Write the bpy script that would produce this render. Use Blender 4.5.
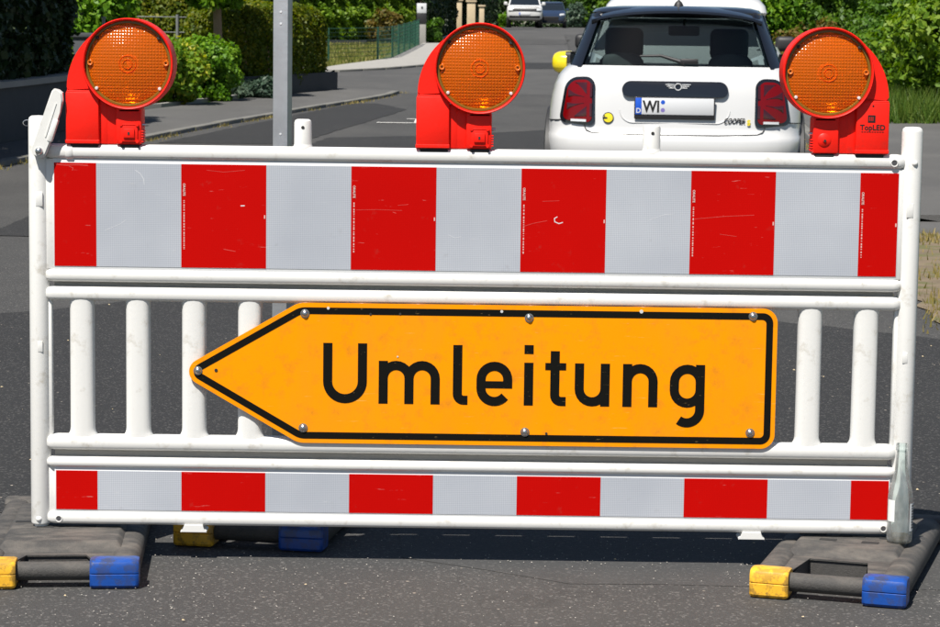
import bpy, bmesh, math, random
import numpy as np
from mathutils import Vector, Matrix

# ------------------------------------------------------------------ camera, light, exposure
for o in list(bpy.data.objects):
    bpy.data.objects.remove(o)
S = bpy.context.scene
C = S.collection
PI = math.pi
R = math.radians

FOCAL_PX = 2400.0                      # at a width of 940
cam_d = bpy.data.cameras.new('camera')
cam = bpy.data.objects.new('camera', cam_d)
C.objects.link(cam)
S.camera = cam
cam_d.sensor_width = 36.0
cam_d.lens = FOCAL_PX / 940.0 * 36.0
cam_d.clip_start = 0.05
cam_d.clip_end = 2000
tilt = math.atan((313.5 - 41.0) / FOCAL_PX)
cam.matrix_world = (Matrix.Translation((0, -5.66, 1.245)) @ Matrix.Rotation(PI / 2 - tilt, 4, 'X')
                    @ Matrix.Rotation(R(0.75), 4, 'Z'))
cam_d.dof.use_dof = True
cam_d.dof.focus_distance = 5.7
cam_d.dof.aperture_fstop = 27.0

SUN_TO = Vector((-0.28, -0.54, 1.0)).normalized()
sun_el = math.asin(SUN_TO.z)
sun_az = math.atan2(SUN_TO.x, SUN_TO.y)
wd = bpy.data.worlds.new('World')
S.world = wd
wd.use_nodes = True
wn = wd.node_tree
bgn = wn.nodes['Background']
sky = wn.nodes.new('ShaderNodeTexSky')
sky.sky_type = 'NISHITA'
sky.sun_disc = False
sky.sun_elevation = sun_el
sky.sun_rotation = sun_az
sky.air_density = 1.0
sky.dust_density = 0.6
wn.links.new(sky.outputs[0], bgn.inputs[0])
bgn.inputs[1].default_value = 0.05
sun_d = bpy.data.lights.new('sun', 'SUN')
sun_d.energy = 5.0
sun_d.angle = R(0.53)
sun_d.color = (1.0, 0.955, 0.88)
sun = bpy.data.objects.new('sun', sun_d)
C.objects.link(sun)
sun.rotation_euler = (-SUN_TO).to_track_quat('-Z', 'Y').to_euler()
sun.location = (-10, -10, 20)
S.view_settings.view_transform = 'Standard'
S.view_settings.look = 'None'
S.view_settings.exposure = 0.58
S.view_settings.gamma = 1.0
S.view_settings.use_curve_mapping = False
S.render.engine = 'CYCLES'
S.cycles.max_bounces = 10
S.cycles.transparent_max_bounces = 24
S.cycles.transmission_bounces = 10
S.render.resolution_x = 1024
S.render.resolution_y = 683

rng = np.random.default_rng(7)
random.seed(7)


def gz(y):
    """ground height along the street: nearly flat, then a gentle rise to a crest"""
    if y < 2:
        return 0.0
    if y < 20:
        return .008 * (y - 2)
    if y < 100:
        return .144 + .02 * (y - 20)
    if y < 140:
        return 1.744 + .0095 * (y - 100)
    return 2.124


# ------------------------------------------------------------------ materials
MATS = {}


def newmat(name):
    m = bpy.data.materials.new(name)
    m.use_nodes = True
    MATS[name] = m
    return m, m.node_tree.nodes, m.node_tree.links, m.node_tree.nodes['Principled BSDF']


def mixc(n, l, fac, a, b, mode='MIX'):
    x = n.new('ShaderNodeMix')
    x.data_type = 'RGBA'
    x.blend_type = mode
    x.clamp_factor = True
    for sock, v in ((0, fac), (6, a), (7, b)):
        if hasattr(v, 'is_output') or hasattr(v, 'links'):
            l.new(v, x.inputs[sock])
        elif sock == 0:
            x.inputs[0].default_value = v
        else:
            x.inputs[sock].default_value = (*v, 1)
    return x.outputs[2]


def math_n(n, l, op, a, b=None, c=None):
    x = n.new('ShaderNodeMath')
    x.operation = op
    for i, v in enumerate((a, b, c)):
        if v is None:
            continue
        if hasattr(v, 'links'):
            l.new(v, x.inputs[i])
        else:
            x.inputs[i].default_value = v
    return x.outputs[0]


def ramp(n, l, src, stops):
    x = n.new('ShaderNodeValToRGB')
    el = x.color_ramp.elements
    while len(el) < len(stops):
        el.new(0.5)
    for e, (p, c) in zip(el, stops):
        e.position = p
        e.color = (*c, 1) if len(c) == 3 else c
    l.new(src, x.inputs[0])
    return x.outputs[0]


def coords(n, l, scale=(1, 1, 1), kind='Object', rot=(0, 0, 0)):
    t = n.new('ShaderNodeTexCoord')
    mp = n.new('ShaderNodeMapping')
    mp.inputs['Scale'].default_value = scale
    mp.inputs['Rotation'].default_value = rot
    l.new(t.outputs[kind], mp.inputs[0])
    return mp.outputs[0]


def noise(n, l, vec, scale, detail=4, rough=.55):
    x = n.new('ShaderNodeTexNoise')
    x.inputs['Scale'].default_value = scale
    x.inputs['Detail'].default_value = detail
    x.inputs['Roughness'].default_value = rough
    l.new(vec, x.inputs['Vector'])
    return x.outputs['Fac']


def bump(n, l, b, h, strength, dist=.01):
    x = n.new('ShaderNodeBump')
    x.inputs['Strength'].default_value = strength
    x.inputs['Distance'].default_value = dist
    l.new(h, x.inputs['Height'])
    l.new(x.outputs[0], b.inputs['Normal'])


def sc(c, k):
    return tuple(min(1, v * k) for v in c)


def mat(name, col, rough=.5, metal=0., coat=0., var=None, bmp=None, dirt=None, spec=None, kind='Object'):
    """var=(scale, amount)  bmp=(scale,strength)  dirt=(colour, scale, low, high)"""
    m, n, l, b = newmat(name)
    b.inputs['Base Color'].default_value = (*col, 1)
    b.inputs['Roughness'].default_value = rough
    b.inputs['Metallic'].default_value = metal
    b.inputs['Coat Weight'].default_value = coat
    b.inputs['Coat Roughness'].default_value = .04
    if spec is not None:
        b.inputs['Specular IOR Level'].default_value = spec
    v = coords(n, l, kind=kind)
    cur = None
    if var:
        f = noise(n, l, v, var[0])
        cur = mixc(n, l, f, sc(col, 1 - var[1]), sc(col, 1 + var[1]))
    if dirt:
        f = noise(n, l, v, dirt[1], 6, .65)
        f = ramp(n, l, f, [(dirt[2], (0, 0, 0)), (dirt[3], (1, 1, 1))])
        cur = mixc(n, l, f, cur if cur is not None else col, dirt[0])
    if cur is not None:
        l.new(cur, b.inputs['Base Color'])
    if bmp:
        bump(n, l, b, noise(n, l, v, bmp[0]), bmp[1], .004)
    return m


mat('white_plastic', (.70, .695, .675), .38, var=(9, .03), dirt=((.40, .36, .29), 30, .57, .86), bmp=(90, .05))
mat('white_board', (.66, .67, .68), .45, var=(7, .04), dirt=((.45, .42, .36), 10, .62, .9))
mat('dark_hole', (.02, .02, .02), .8)
mat('steel', (.55, .56, .57), .28, metal=1., var=(60, .15))
mat('galvanised', (.52, .54, .57), .5, metal=.75, var=(18, .22), dirt=((.46, .38, .37), 7, .56, .80), bmp=(70, .12))
mat('black_print', (.012, .012, .012), .4, var=(40, .4))
mat('white_print', (.62, .40, .37), .5)
mat('silver', (.72, .73, .75), .3, metal=.3)
mat('lamp_red', (.84, .014, .006), .45, spec=.25, var=(14, .06), dirt=((.50, .03, .02), 22, .58, .85), bmp=(120, .08))
mat('lamp_seal', (.18, .10, .012), .35)
mat('black_rubber', (.022, .022, .023), .75, var=(12, .3), bmp=(60, .25))
mat('car_white', (.60, .60, .60), .25, coat=1.)
mat('car_black', (.008, .009, .012), .10, coat=1.)
mat('car_trim', (.018, .018, .02), .55)
mat('car_yellow', (.78, .62, .015), .25, coat=1.)
mat('car_blue', (.02, .035, .075), .2, coat=1.)
mat('interior', (.018, .018, .02), .8)
mat('interior_grey', (.06, .06, .065), .7)
mat('chrome', (.8, .8, .8), .08, metal=1.)
mat('plate_white', (.62, .63, .65), .4)
mat('plate_blue', (.012, .09, .55), .4)
mat('plate_seal', (.20, .16, .42), .4)
mat('paper_label', (.74, .75, .74), .7, var=(60, .12))
mat('red_lens_dark', (.045, .004, .006), .12, coat=1.)
mat('concrete', (.30, .29, .27), .85, var=(3, .2), bmp=(30, .3))
mat('dark_wall', (.05, .054, .062), .8, var=(4, .2), bmp=(25, .3))
mat('beige_stone', (.50, .40, .26), .8, var=(6, .15), bmp=(20, .3))
mat('plaster', (.66, .64, .60), .8, var=(2, .06))
mat('roof_tile', (.20, .09, .06), .8, var=(5, .2))
mat('bark', (.28, .19, .12), .9, var=(14, .4), bmp=(35, .8))
mat('twig', (.06, .045, .03), .9)
mat('green_wire', (.02, .085, .055), .5)
mat('grey_wire', (.22, .23, .23), .5, metal=.4)
mat('kerb_stone', (.15, .147, .138), .85, var=(5, .25), dirt=((.10, .095, .05), 7, .55, .75), bmp=(40, .5))
mat('road_paint', (.62, .61, .58), .7, dirt=((.1, .1, .1), 12, .5, .75))
mat('scuff', (.60, .61, .63), .8, var=(90, .2))
mat('scuff_red', (.54, .06, .05), .8, var=(90, .5))


def sheet_mat(name, col, col2, rough):
    """retro-reflective sheeting: a fine cell pattern with a few scuffs"""
    m, n, l, b = newmat(name)
    v = coords(n, l)
    sep = n.new('ShaderNodeSeparateXYZ')
    l.new(v, sep.inputs[0])
    k = 2 * PI / .0078
    a = math_n(n, l, 'SINE', math_n(n, l, 'MULTIPLY', math_n(n, l, 'ADD', sep.outputs[0], sep.outputs[2]), k))
    c = math_n(n, l, 'SINE', math_n(n, l, 'MULTIPLY', math_n(n, l, 'SUBTRACT', sep.outputs[0], sep.outputs[2]), k))
    w = math_n(n, l, 'MULTIPLY_ADD', math_n(n, l, 'MULTIPLY', a, c), .5, .5)
    cur = mixc(n, l, w, col, col2)
    big = noise(n, l, v, 3.2, 3)
    cur = mixc(n, l, big, sc(col, .90) if col[0] < .6 else col, cur)
    vs = coords(n, l, (2.6, 1, 24), rot=(0, .23, 0))
    s = noise(n, l, vs, 5.0, 5, .7)
    f = ramp(n, l, s, [(.66, (0, 0, 0)), (.73, (1, 1, 1))])
    cur = mixc(n, l, math_n(n, l, 'MULTIPLY', f, .45), cur, (.62, .42, .38) if col[1] < .1 else (.68, .68, .66))
    gr = ramp(n, l, noise(n, l, v, 26, 6, .7), [(.63, (0, 0, 0)), (.80, (1, 1, 1))])
    cur = mixc(n, l, math_n(n, l, 'MULTIPLY', gr, .22), cur, (.12, .09, .07))
    l.new(cur, b.inputs['Base Color'])
    b.inputs['Roughness'].default_value = rough
    b.inputs['Specular IOR Level'].default_value = .06


sheet_mat('sheet_red', (.46, .0018, .001), (.53, .003, .0015), .5)
sheet_mat('sheet_white', (.33, .355, .41), (.64, .66, .69), .5)


def sign_mat():
    m, n, l, b = newmat('sign_orange')
    v = coords(n, l)
    cur = mixc(n, l, noise(n, l, v, 4, 4), (.84, .270, .0), (.94, .318, .0))
    f = ramp(n, l, noise(n, l, v, 30, 6, .7), [(.52, (0, 0, 0)), (.80, (1, 1, 1))])
    cur = mixc(n, l, math_n(n, l, 'MULTIPLY', f, .6), cur, (.40, .15, .02))
    g2 = ramp(n, l, noise(n, l, coords(n, l, (1, 1, .35)), 7, 5, .6), [(.45, (0, 0, 0)), (.75, (1, 1, 1))])
    cur = mixc(n, l, math_n(n, l, 'MULTIPLY', g2, .28), cur, (.55, .20, .03))
    vs = coords(n, l, (1.5, 1, 30), rot=(0, -.1, 0))
    s = ramp(n, l, noise(n, l, vs, 6, 5, .7), [(.66, (0, 0, 0)), (.72, (1, 1, 1))])
    cur = mixc(n, l, math_n(n, l, 'MULTIPLY', s, .4), cur, (.95, .60, .28))
    l.new(cur, b.inputs['Base Color'])
    b.inputs['Roughness'].default_value = .5
    b.inputs['Specular IOR Level'].default_value = .1


sign_mat()


def print_mat():
    m, n, l, b = newmat('sign_black')
    v = coords(n, l, (1, 1, 3))
    f = ramp(n, l, noise(n, l, v, 45, 6, .7), [(.64, (0, 0, 0)), (.69, (1, 1, 1))])
    cur = mixc(n, l, math_n(n, l, 'MULTIPLY', f, .5), (.007, .007, .006), (.24, .17, .07))
    l.new(cur, b.inputs['Base Color'])
    b.inputs['Roughness'].default_value = .55
    b.inputs['Specular IOR Level'].default_value = .06


print_mat()


def lens_mat():
    """amber lens with pillow optics: part clear, part coloured gloss"""
    m, n, l, b = newmat('amber_lens')
    v = coords(n, l)
    sep = n.new('ShaderNodeSeparateXYZ')
    l.new(v, sep.inputs[0])
    k = PI / .0072
    a = math_n(n, l, 'ABSOLUTE', math_n(n, l, 'SINE', math_n(n, l, 'MULTIPLY', sep.outputs[0], k)))
    c = math_n(n, l, 'ABSOLUTE', math_n(n, l, 'SINE', math_n(n, l, 'MULTIPLY', sep.outputs[2], k)))
    h = math_n(n, l, 'ADD', math_n(n, l, 'MULTIPLY', a, c), math_n(n, l, 'MULTIPLY', noise(n, l, v, 130, 2), .55))
    b.inputs['Base Color'].default_value = (.98, .185, .001, 1)
    b.inputs['Roughness'].default_value = .15
    b.inputs['Specular IOR Level'].default_value = .8
    bump(n, l, b, h, 1.0, .00085)
    bn = [x for x in n if x.type == 'BUMP'][0]
    tr = n.new('ShaderNodeBsdfRefraction')
    tr.inputs['Color'].default_value = (1.0, .38, .015, 1)
    tr.inputs['Roughness'].default_value = .03
    tr.inputs['IOR'].default_value = 1.16
    l.new(bn.outputs[0], tr.inputs['Normal'])
    tp = n.new('ShaderNodeBsdfTransparent')
    tp.inputs[0].default_value = (1.0, .40, .014, 1)
    m0 = n.new('ShaderNodeMixShader')
    m0.inputs[0].default_value = .55
    l.new(tr.outputs[0], m0.inputs[1])
    l.new(tp.outputs[0], m0.inputs[2])
    mx = n.new('ShaderNodeMixShader')
    mx.inputs[0].default_value = .45
    l.new(m0.outputs[0], mx.inputs[1])
    l.new(b.outputs[0], mx.inputs[2])
    l.new(mx.outputs[0], n['Material Output'].inputs[0])


lens_mat()


def reflector_mat():
    m, n, l, b = newmat('reflector')
    b.inputs['Base Color'].default_value = (.85, .80, .72, 1)
    b.inputs['Metallic'].default_value = 1.
    b.inputs['Roughness'].default_value = .22
    v = coords(n, l)
    sep = n.new('ShaderNodeSeparateXYZ')
    l.new(v, sep.inputs[0])
    w = math_n(n, l, 'SINE', math_n(n, l, 'MULTIPLY', sep.outputs[2], 2 * PI / .009))
    bump(n, l, b, math_n(n, l, 'ADD', w, noise(n, l, v, 160, 2)), .8, .0016)


reflector_mat()
mat('bulb_amber', (.62, .13, .004), .15, coat=1.)


def glassy(name, tint, fac, rough=.02):
    m, n, l, b = newmat(name)
    tr = n.new('ShaderNodeBsdfTransparent')
    tr.inputs[0].default_value = (*tint, 1)
    gl = n.new('ShaderNodeBsdfGlossy')
    gl.inputs['Roughness'].default_value = rough
    gl.inputs[0].default_value = (1, 1, 1, 1)
    fr = n.new('ShaderNodeFresnel')
    fr.inputs[0].default_value = 1.45
    mx = n.new('ShaderNodeMixShader')
    l.new(math_n(n, l, 'MULTIPLY', fr.outputs[0], fac), mx.inputs[0])
    l.new(tr.outputs[0], mx.inputs[1])
    l.new(gl.outputs[0], mx.inputs[2])
    l.new(mx.outputs[0], n['Material Output'].inputs[0])


glassy('car_glass', (.74, .90, .88), .8)
glassy('car_glass_clear', (.90, .97, .96), .8)
mat('glass_dark', (.012, .016, .02), .04, coat=1.)
mat('lamp_clear', (.6, .62, .64), .1, coat=1.)


def red_lens():
    m, n, l, b = newmat('red_lens')
    b.inputs['Base Color'].default_value = (.15, .001, .002, 1)
    b.inputs['Roughness'].default_value = .14
    b.inputs['Coat Weight'].default_value = .25
    b.inputs['Specular IOR Level'].default_value = .35
    v = coords(n, l)
    bump(n, l, b, noise(n, l, v, 120, 1), .3, .003)


red_lens()


def bottle_mat():
    m, n, l, b = newmat('bottle_glass')
    tr = n.new('ShaderNodeBsdfTransparent')
    lw = n.new('ShaderNodeLayerWeight')
    lw.inputs[0].default_value = .55
    col = ramp(n, l, lw.outputs['Facing'], [(0.0, (.99, .995, .99)), (.78, (.97, .975, .97)), (.95, (.60, .62, .61)), (1.0, (.15, .17, .16))])
    l.new(col, tr.inputs[0])
    gl = n.new('ShaderNodeBsdfGlossy')
    gl.inputs['Roughness'].default_value = .03
    fr = n.new('ShaderNodeFresnel')
    fr.inputs[0].default_value = 1.55
    df = n.new('ShaderNodeBsdfDiffuse')
    df.inputs[0].default_value = (.78, .80, .78, 1)
    mx = n.new('ShaderNodeMixShader')
    l.new(math_n(n, l, 'MULTIPLY', fr.outputs[0], .7), mx.inputs[0])
    l.new(tr.outputs[0], mx.inputs[1])
    l.new(gl.outputs[0], mx.inputs[2])
    v = coords(n, l, (1, 1, .5))
    d = ramp(n, l, noise(n, l, v, 60, 5), [(.35, (.10, .10, .10)), (.70, (.26, .26, .26))])
    m2 = n.new('ShaderNodeMixShader')
    l.new(d, m2.inputs[0])
    l.new(mx.outputs[0], m2.inputs[1])
    l.new(df.outputs[0], m2.inputs[2])
    l.new(m2.outputs[0], n['Material Output'].inputs[0])
    n.remove(b)


bottle_mat()
glassy('beer_rest', (.62, .50, .10), .6)


def plate_body_mat():
    m, n, l, b = newmat('dusty_rubber')
    v = coords(n, l)
    cur = mixc(n, l, noise(n, l, v, 120, 5, .8), (.022, .022, .022), (.075, .071, .067))
    geo = n.new('ShaderNodeNewGeometry')
    sp = n.new('ShaderNodeSeparateXYZ')
    l.new(geo.outputs['Normal'], sp.inputs[0])
    d = ramp(n, l, noise(n, l, coords(n, l, (1, 2.2, 1)), 11, 7, .68), [(.42, (0, 0, 0)), (.66, (1, 1, 1))])
    up = math_n(n, l, 'MULTIPLY', d, math_n(n, l, 'MAXIMUM', sp.outputs[2], .25))
    cur = mixc(n, l, math_n(n, l, 'MULTIPLY', up, .6), cur, (.165, .145, .125))
    l.new(cur, b.inputs['Base Color'])
    b.inputs['Roughness'].default_value = .7
    gr = noise(n, l, v, 260, 3, .8)
    bump(n, l, b, gr, .6, .003)


plate_body_mat()


def worn_paint(name, col):
    m, n, l, b = newmat(name)
    v = coords(n, l)
    f = ramp(n, l, noise(n, l, v, 28, 7, .7), [(.47, (0, 0, 0)), (.55, (1, 1, 1))])
    g = ramp(n, l, noise(n, l, v, 9, 4, .6), [(.3, (.4, .4, .4)), (.7, (1, 1, 1))])
    cur = mixc(n, l, math_n(n, l, 'MULTIPLY', f, math_n(n, l, 'MULTIPLY', g, .8)), mixc(n, l, noise(n, l, v, 14), sc(col, .85), sc(col, 1.1)), (.040, .037, .034))
    l.new(cur, b.inputs['Base Color'])
    b.inputs['Roughness'].default_value = .38
    bump(n, l, b, noise(n, l, v, 60, 4), .25, .003)


worn_paint('worn_yellow', (.82, .44, .03))
worn_paint('worn_blue', (.006, .060, .30))


def asphalt(name, dark, light, speck=.5, big=.35, bumpk=.55):
    m, n, l, b = newmat(name)
    v = coords(n, l)
    cur = mixc(n, l, noise(n, l, v, 150, 3, .7), dark, light)
    vo = n.new('ShaderNodeTexVoronoi')
    vo.inputs['Scale'].default_value = 170
    l.new(v, vo.inputs['Vector'])
    sp = n.new('ShaderNodeSeparateColor')
    l.new(vo.outputs['Color'], sp.inputs[0])
    isl = ramp(n, l, sp.outputs[0], [(.84, (0, 0, 0)), (.96, (1, 1, 1))])
    cur = mixc(n, l, math_n(n, l, 'MULTIPLY', isl, speck), cur, (.22, .21, .20))
    # fallen blossom and grit, sparse bright specks
    vo2 = n.new('ShaderNodeTexVoronoi')
    vo2.inputs['Scale'].default_value = 34
    l.new(v, vo2.inputs['Vector'])
    sp2 = n.new('ShaderNodeSeparateColor')
    l.new(vo2.outputs['Color'], sp2.inputs[0])
    pick = ramp(n, l, sp2.outputs[1], [(.90, (0, 0, 0)), (.91, (1, 1, 1))])
    near = ramp(n, l, vo2.outputs['Distance'], [(.10, (1, 1, 1)), (.15, (0, 0, 0))])
    area = ramp(n, l, noise(n, l, v, .9, 3), [(.42, (0, 0, 0)), (.62, (1, 1, 1))])
    cur = mixc(n, l, math_n(n, l, 'MULTIPLY', math_n(n, l, 'MULTIPLY', pick, near), area), cur, (.46, .40, .33))
    # large stains and worn bands
    w = noise(n, l, coords(n, l, (1, .55, 1)), 1.1, 6, .62)
    cur = mixc(n, l, big, cur, ramp(n, l, w, [(.3, (.022, .022, .024)), (.5, (.058, .057, .055)), (.72, (.11, .106, .10))]))
    cr = n.new('ShaderNodeTexVoronoi')
    cr.feature = 'DISTANCE_TO_EDGE'
    cr.inputs['Scale'].default_value = .42
    wv = n.new('ShaderNodeVectorMath')
    wv.operation = 'ADD'
    nt = n.new('ShaderNodeTexNoise')
    nt.inputs['Scale'].default_value = 2.2
    nt.inputs['Detail'].default_value = 7
    l.new(v, nt.inputs['Vector'])
    l.new(coords(n, l, (1, .7, 1)), wv.inputs[0])
    l.new(nt.outputs['Color'], wv.inputs[1])
    l.new(wv.outputs[0], cr.inputs['Vector'])
    crk = ramp(n, l, cr.outputs['Distance'], [(.002, (1, 1, 1)), (.006, (0, 0, 0))])
    crk = math_n(n, l, 'MULTIPLY', crk, ramp(n, l, noise(n, l, v, .6, 2), [(.5, (0, 0, 0)), (.6, (1, 1, 1))]))
    cur = mixc(n, l, math_n(n, l, 'MULTIPLY', crk, .3), cur, (.02, .02, .02))
    l.new(cur, b.inputs['Base Color'])
    b.inputs['Roughness'].default_value = .82
    hh = math_n(n, l, 'ADD', noise(n, l, v, 120, 3, .7), math_n(n, l, 'MULTIPLY', isl, .4))
    bump(n, l, b, hh, bumpk, .006)


asphalt('asphalt_old', (.018, .018, .018), (.070, .0685, .067), .55, .24, .9)
asphalt('asphalt_smooth', (.030, .030, .030), (.058, .057, .056), .25, .2, .5)
asphalt('asphalt_dark', (.005, .005, .0055), (.022, .022, .023), .28, .06, .7)
asphalt('asphalt_grey', (.042, .0415, .041), (.085, .083, .081), .35, .3)
asphalt('pavement_asphalt', (.065, .064, .062), (.125, .121, .117), .4, .35)


def terrain_mat():
    m, n, l, b = newmat('lawn_ground')
    v = coords(n, l)
    cur = ramp(n, l, noise(n, l, v, .8, 6, .6), [(.35, (.04, .065, .015)), (.5, (.075, .10, .025)), (.65, (.13, .13, .045))])
    cur = mixc(n, l, noise(n, l, v, 30, 3), cur, (.06, .075, .02))
    l.new(cur, b.inputs['Base Color'])
    b.inputs['Roughness'].default_value = .95
    bump(n, l, b, noise(n, l, v, 25, 4), .8, .05)


terrain_mat()


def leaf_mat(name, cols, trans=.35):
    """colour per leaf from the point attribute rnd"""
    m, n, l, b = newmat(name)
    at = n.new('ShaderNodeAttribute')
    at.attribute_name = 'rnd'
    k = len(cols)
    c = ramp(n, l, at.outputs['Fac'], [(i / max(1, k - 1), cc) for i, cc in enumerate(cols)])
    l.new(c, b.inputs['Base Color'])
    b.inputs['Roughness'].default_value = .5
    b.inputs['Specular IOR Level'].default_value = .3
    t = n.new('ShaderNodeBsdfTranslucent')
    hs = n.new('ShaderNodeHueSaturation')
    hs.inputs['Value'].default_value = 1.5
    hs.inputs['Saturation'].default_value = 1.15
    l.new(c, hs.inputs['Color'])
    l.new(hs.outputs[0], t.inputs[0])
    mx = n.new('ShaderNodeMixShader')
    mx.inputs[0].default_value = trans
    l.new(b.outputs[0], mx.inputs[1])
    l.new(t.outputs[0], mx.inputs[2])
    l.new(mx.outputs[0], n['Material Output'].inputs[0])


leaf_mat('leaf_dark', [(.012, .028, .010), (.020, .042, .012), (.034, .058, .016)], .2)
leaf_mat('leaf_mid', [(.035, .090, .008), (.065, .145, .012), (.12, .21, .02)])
leaf_mat('leaf_bright', [(.06, .16, .008), (.11, .24, .012), (.20, .33, .022)])
leaf_mat('leaf_yellow', [(.07, .15, .010), (.13, .23, .014), (.22, .31, .025)])
leaf_mat('leaf_olive', [(.06, .10, .007), (.12, .16, .010), (.25, .23, .018)], .45)
leaf_mat('grass_lawn', [(.10, .15, .02), (.20, .21, .05), (.34, .29, .11)])
leaf_mat('leaf_flower', [(.06, .15, .008), (.11, .22, .012), (.19, .29, .02), (.46, .42, .04)])
leaf_mat('leaf_blue', [(.035, .07, .045), (.06, .10, .065), (.10, .14, .09)], .2)
leaf_mat('leaf_brown', [(.09, .075, .016), (.15, .10, .02), (.10, .13, .02)])
leaf_mat('grass_dry', [(.16, .15, .03), (.30, .24, .08), (.40, .31, .13)])
leaf_mat('grass_green', [(.05, .10, .015), (.09, .16, .02), (.17, .22, .04)])
leaf_mat('leaf_purple', [(.05, .10, .02), (.08, .14, .03), (.11, .05, .22)])


# ------------------------------------------------------------------ helpers
def tag(o, label=None, cat=None, group=None, kind=None):
    if label:
        o['label'] = label
    if cat:
        o['category'] = cat
    if group:
        o['group'] = group
    if kind:
        o['kind'] = kind
    return o


def empty(name, loc=(0, 0, 0), rz=0., label=None, cat=None, group=None):
    o = bpy.data.objects.new(name, None)
    o.empty_display_size = .1
    C.objects.link(o)
    o.location = loc
    o.rotation_euler = (0, 0, rz)
    return tag(o, label, cat, group)


def finish(name, me, m, parent=None, angle=35):
    me.materials.clear()
    if m:
        me.materials.append(MATS[m])
    o = bpy.data.objects.new(name, me)
    C.objects.link(o)
    if parent:
        o.parent = parent
    if angle:
        me.shade_smooth()
        me.set_sharp_from_angle(angle=R(angle))
    return o


def bobj(name, bm, m, parent=None, angle=35, recalc=True):
    if recalc:
        bmesh.ops.recalc_face_normals(bm, faces=bm.faces[:])
    me = bpy.data.meshes.new(name)
    bm.to_mesh(me)
    bm.free()
    return finish(name, me, m, parent, angle)


def link_copy(src, name, parent, loc=None, mw=None):
    o = bpy.data.objects.new(name, src.data)
    C.objects.link(o)
    o.parent = parent
    if mw is not None:
        o.matrix_local = mw
    elif loc is not None:
        o.location = loc
    return o


def add_box(bm, c, s, bev=0., seg=2, mtx=None):
    r = bmesh.ops.create_cube(bm, size=1.0)
    vs = r['verts']
    bmesh.ops.scale(bm, vec=s, verts=vs)
    if bev > 0:
        es = list({e for v in vs for e in v.link_edges})
        rr = bmesh.ops.bevel(bm, geom=es, offset=bev, segments=seg, affect='EDGES', profile=.5)
        vs = list({v for f in rr['faces'] for v in f.verts} | {v for v in vs if v.is_valid})
    if mtx is not None:
        bmesh.ops.transform(bm, matrix=mtx, verts=vs)
    bmesh.ops.translate(bm, vec=c, verts=vs)
    return vs


def box(name, c, s, m, parent=None, bev=.003, seg=2, mtx=None):
    bm = bmesh.new()
    add_box(bm, c, s, bev, seg, mtx)
    return bobj(name, bm, m, parent)


def add_cyl(bm, p0, p1, r0, r1=None, seg=16, caps=True):
    r1 = r0 if r1 is None else r1
    p0, p1 = Vector(p0), Vector(p1)
    d = p1 - p0
    q = d.to_track_quat('Z', 'Y').to_matrix()
    a, b = [], []
    for i in range(seg):
        t = 2 * PI * i / seg
        v = Vector((math.cos(t), math.sin(t), 0))
        a.append(bm.verts.new(p0 + q @ (v * r0)))
        b.append(bm.verts.new(p1 + q @ (v * r1)))
    for i in range(seg):
        j = (i + 1) % seg
        bm.faces.new((a[i], a[j], b[j], b[i]))
    if caps:
        bm.faces.new(a[::-1])
        bm.faces.new(b)


def add_tube(bm, pts, r, seg=8, caps=True, closed=False):
    pts = [Vector(p) for p in pts]
    rad = r if isinstance(r, (list, tuple)) else [r] * len(pts)
    rings = []
    prev = None
    for i, p in enumerate(pts):
        if closed:
            d = pts[(i + 1) % len(pts)] - pts[i - 1]
        else:
            d = pts[min(i + 1, len(pts) - 1)] - pts[max(i - 1, 0)]
        d.normalize()
        if prev is None:
            up = Vector((0, 0, 1)) if abs(d.z) < .9 else Vector((0, 1, 0))
            x = d.cross(up).normalized()
        else:
            x = (prev - d * prev.dot(d)).normalized()
        prev = x
        y = d.cross(x)
        rings.append([bm.verts.new(p + (x * math.cos(2 * PI * k / seg) + y * math.sin(2 * PI * k / seg)) * rad[i]) for k in range(seg)])
    n = len(rings)
    for i in range(n if closed else n - 1):
        a, b = rings[i], rings[(i + 1) % n]
        for k in range(seg):
            j = (k + 1) % seg
            bm.faces.new((a[k], a[j], b[j], b[k]))
    if caps and not closed:
        bm.faces.new(rings[0][::-1])
        bm.faces.new(rings[-1])


def loft(bm, rings, cap0=True, cap1=True, closed=True):
    vr = [[bm.verts.new(p) for p in r] for r in rings]
    for a, b in zip(vr, vr[1:]):
        n = len(a)
        for k in range(n if closed else n - 1):
            j = (k + 1) % n
            bm.faces.new((a[k], a[j], b[j], b[k]))
    if cap0:
        bm.faces.new(vr[0][::-1])
    if cap1:
        bm.faces.new(vr[-1])
    return vr


def lathe(bm, prof, seg=32, axis='Z', origin=(0, 0, 0)):
    """prof: list of (radius, height) ; axis Z or Y (height along -Y towards the camera)"""
    o = Vector(origin)
    rings = []
    for r, h in prof:
        ring = []
        if r < 1e-6:
            p = Vector((0, 0, h)) if axis == 'Z' else Vector((0, -h, 0))
            rings.append([bm.verts.new(o + p)])
            continue
        for i in range(seg):
            t = 2 * PI * i / seg
            if axis == 'Z':
                p = Vector((r * math.cos(t), r * math.sin(t), h))
            else:
                p = Vector((r * math.cos(t), -h, r * math.sin(t)))
            ring.append(bm.verts.new(o + p))
        rings.append(ring)
    for a, b in zip(rings, rings[1:]):
        for i in range(seg):
            j = (i + 1) % seg
            if len(a) == 1 and len(b) == 1:
                continue
            if len(a) == 1:
                bm.faces.new((a[0], b[j], b[i]))
            elif len(b) == 1:
                bm.faces.new((a[i], a[j], b[0]))
            else:
                bm.faces.new((a[i], a[j], b[j], b[i]))


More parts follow.
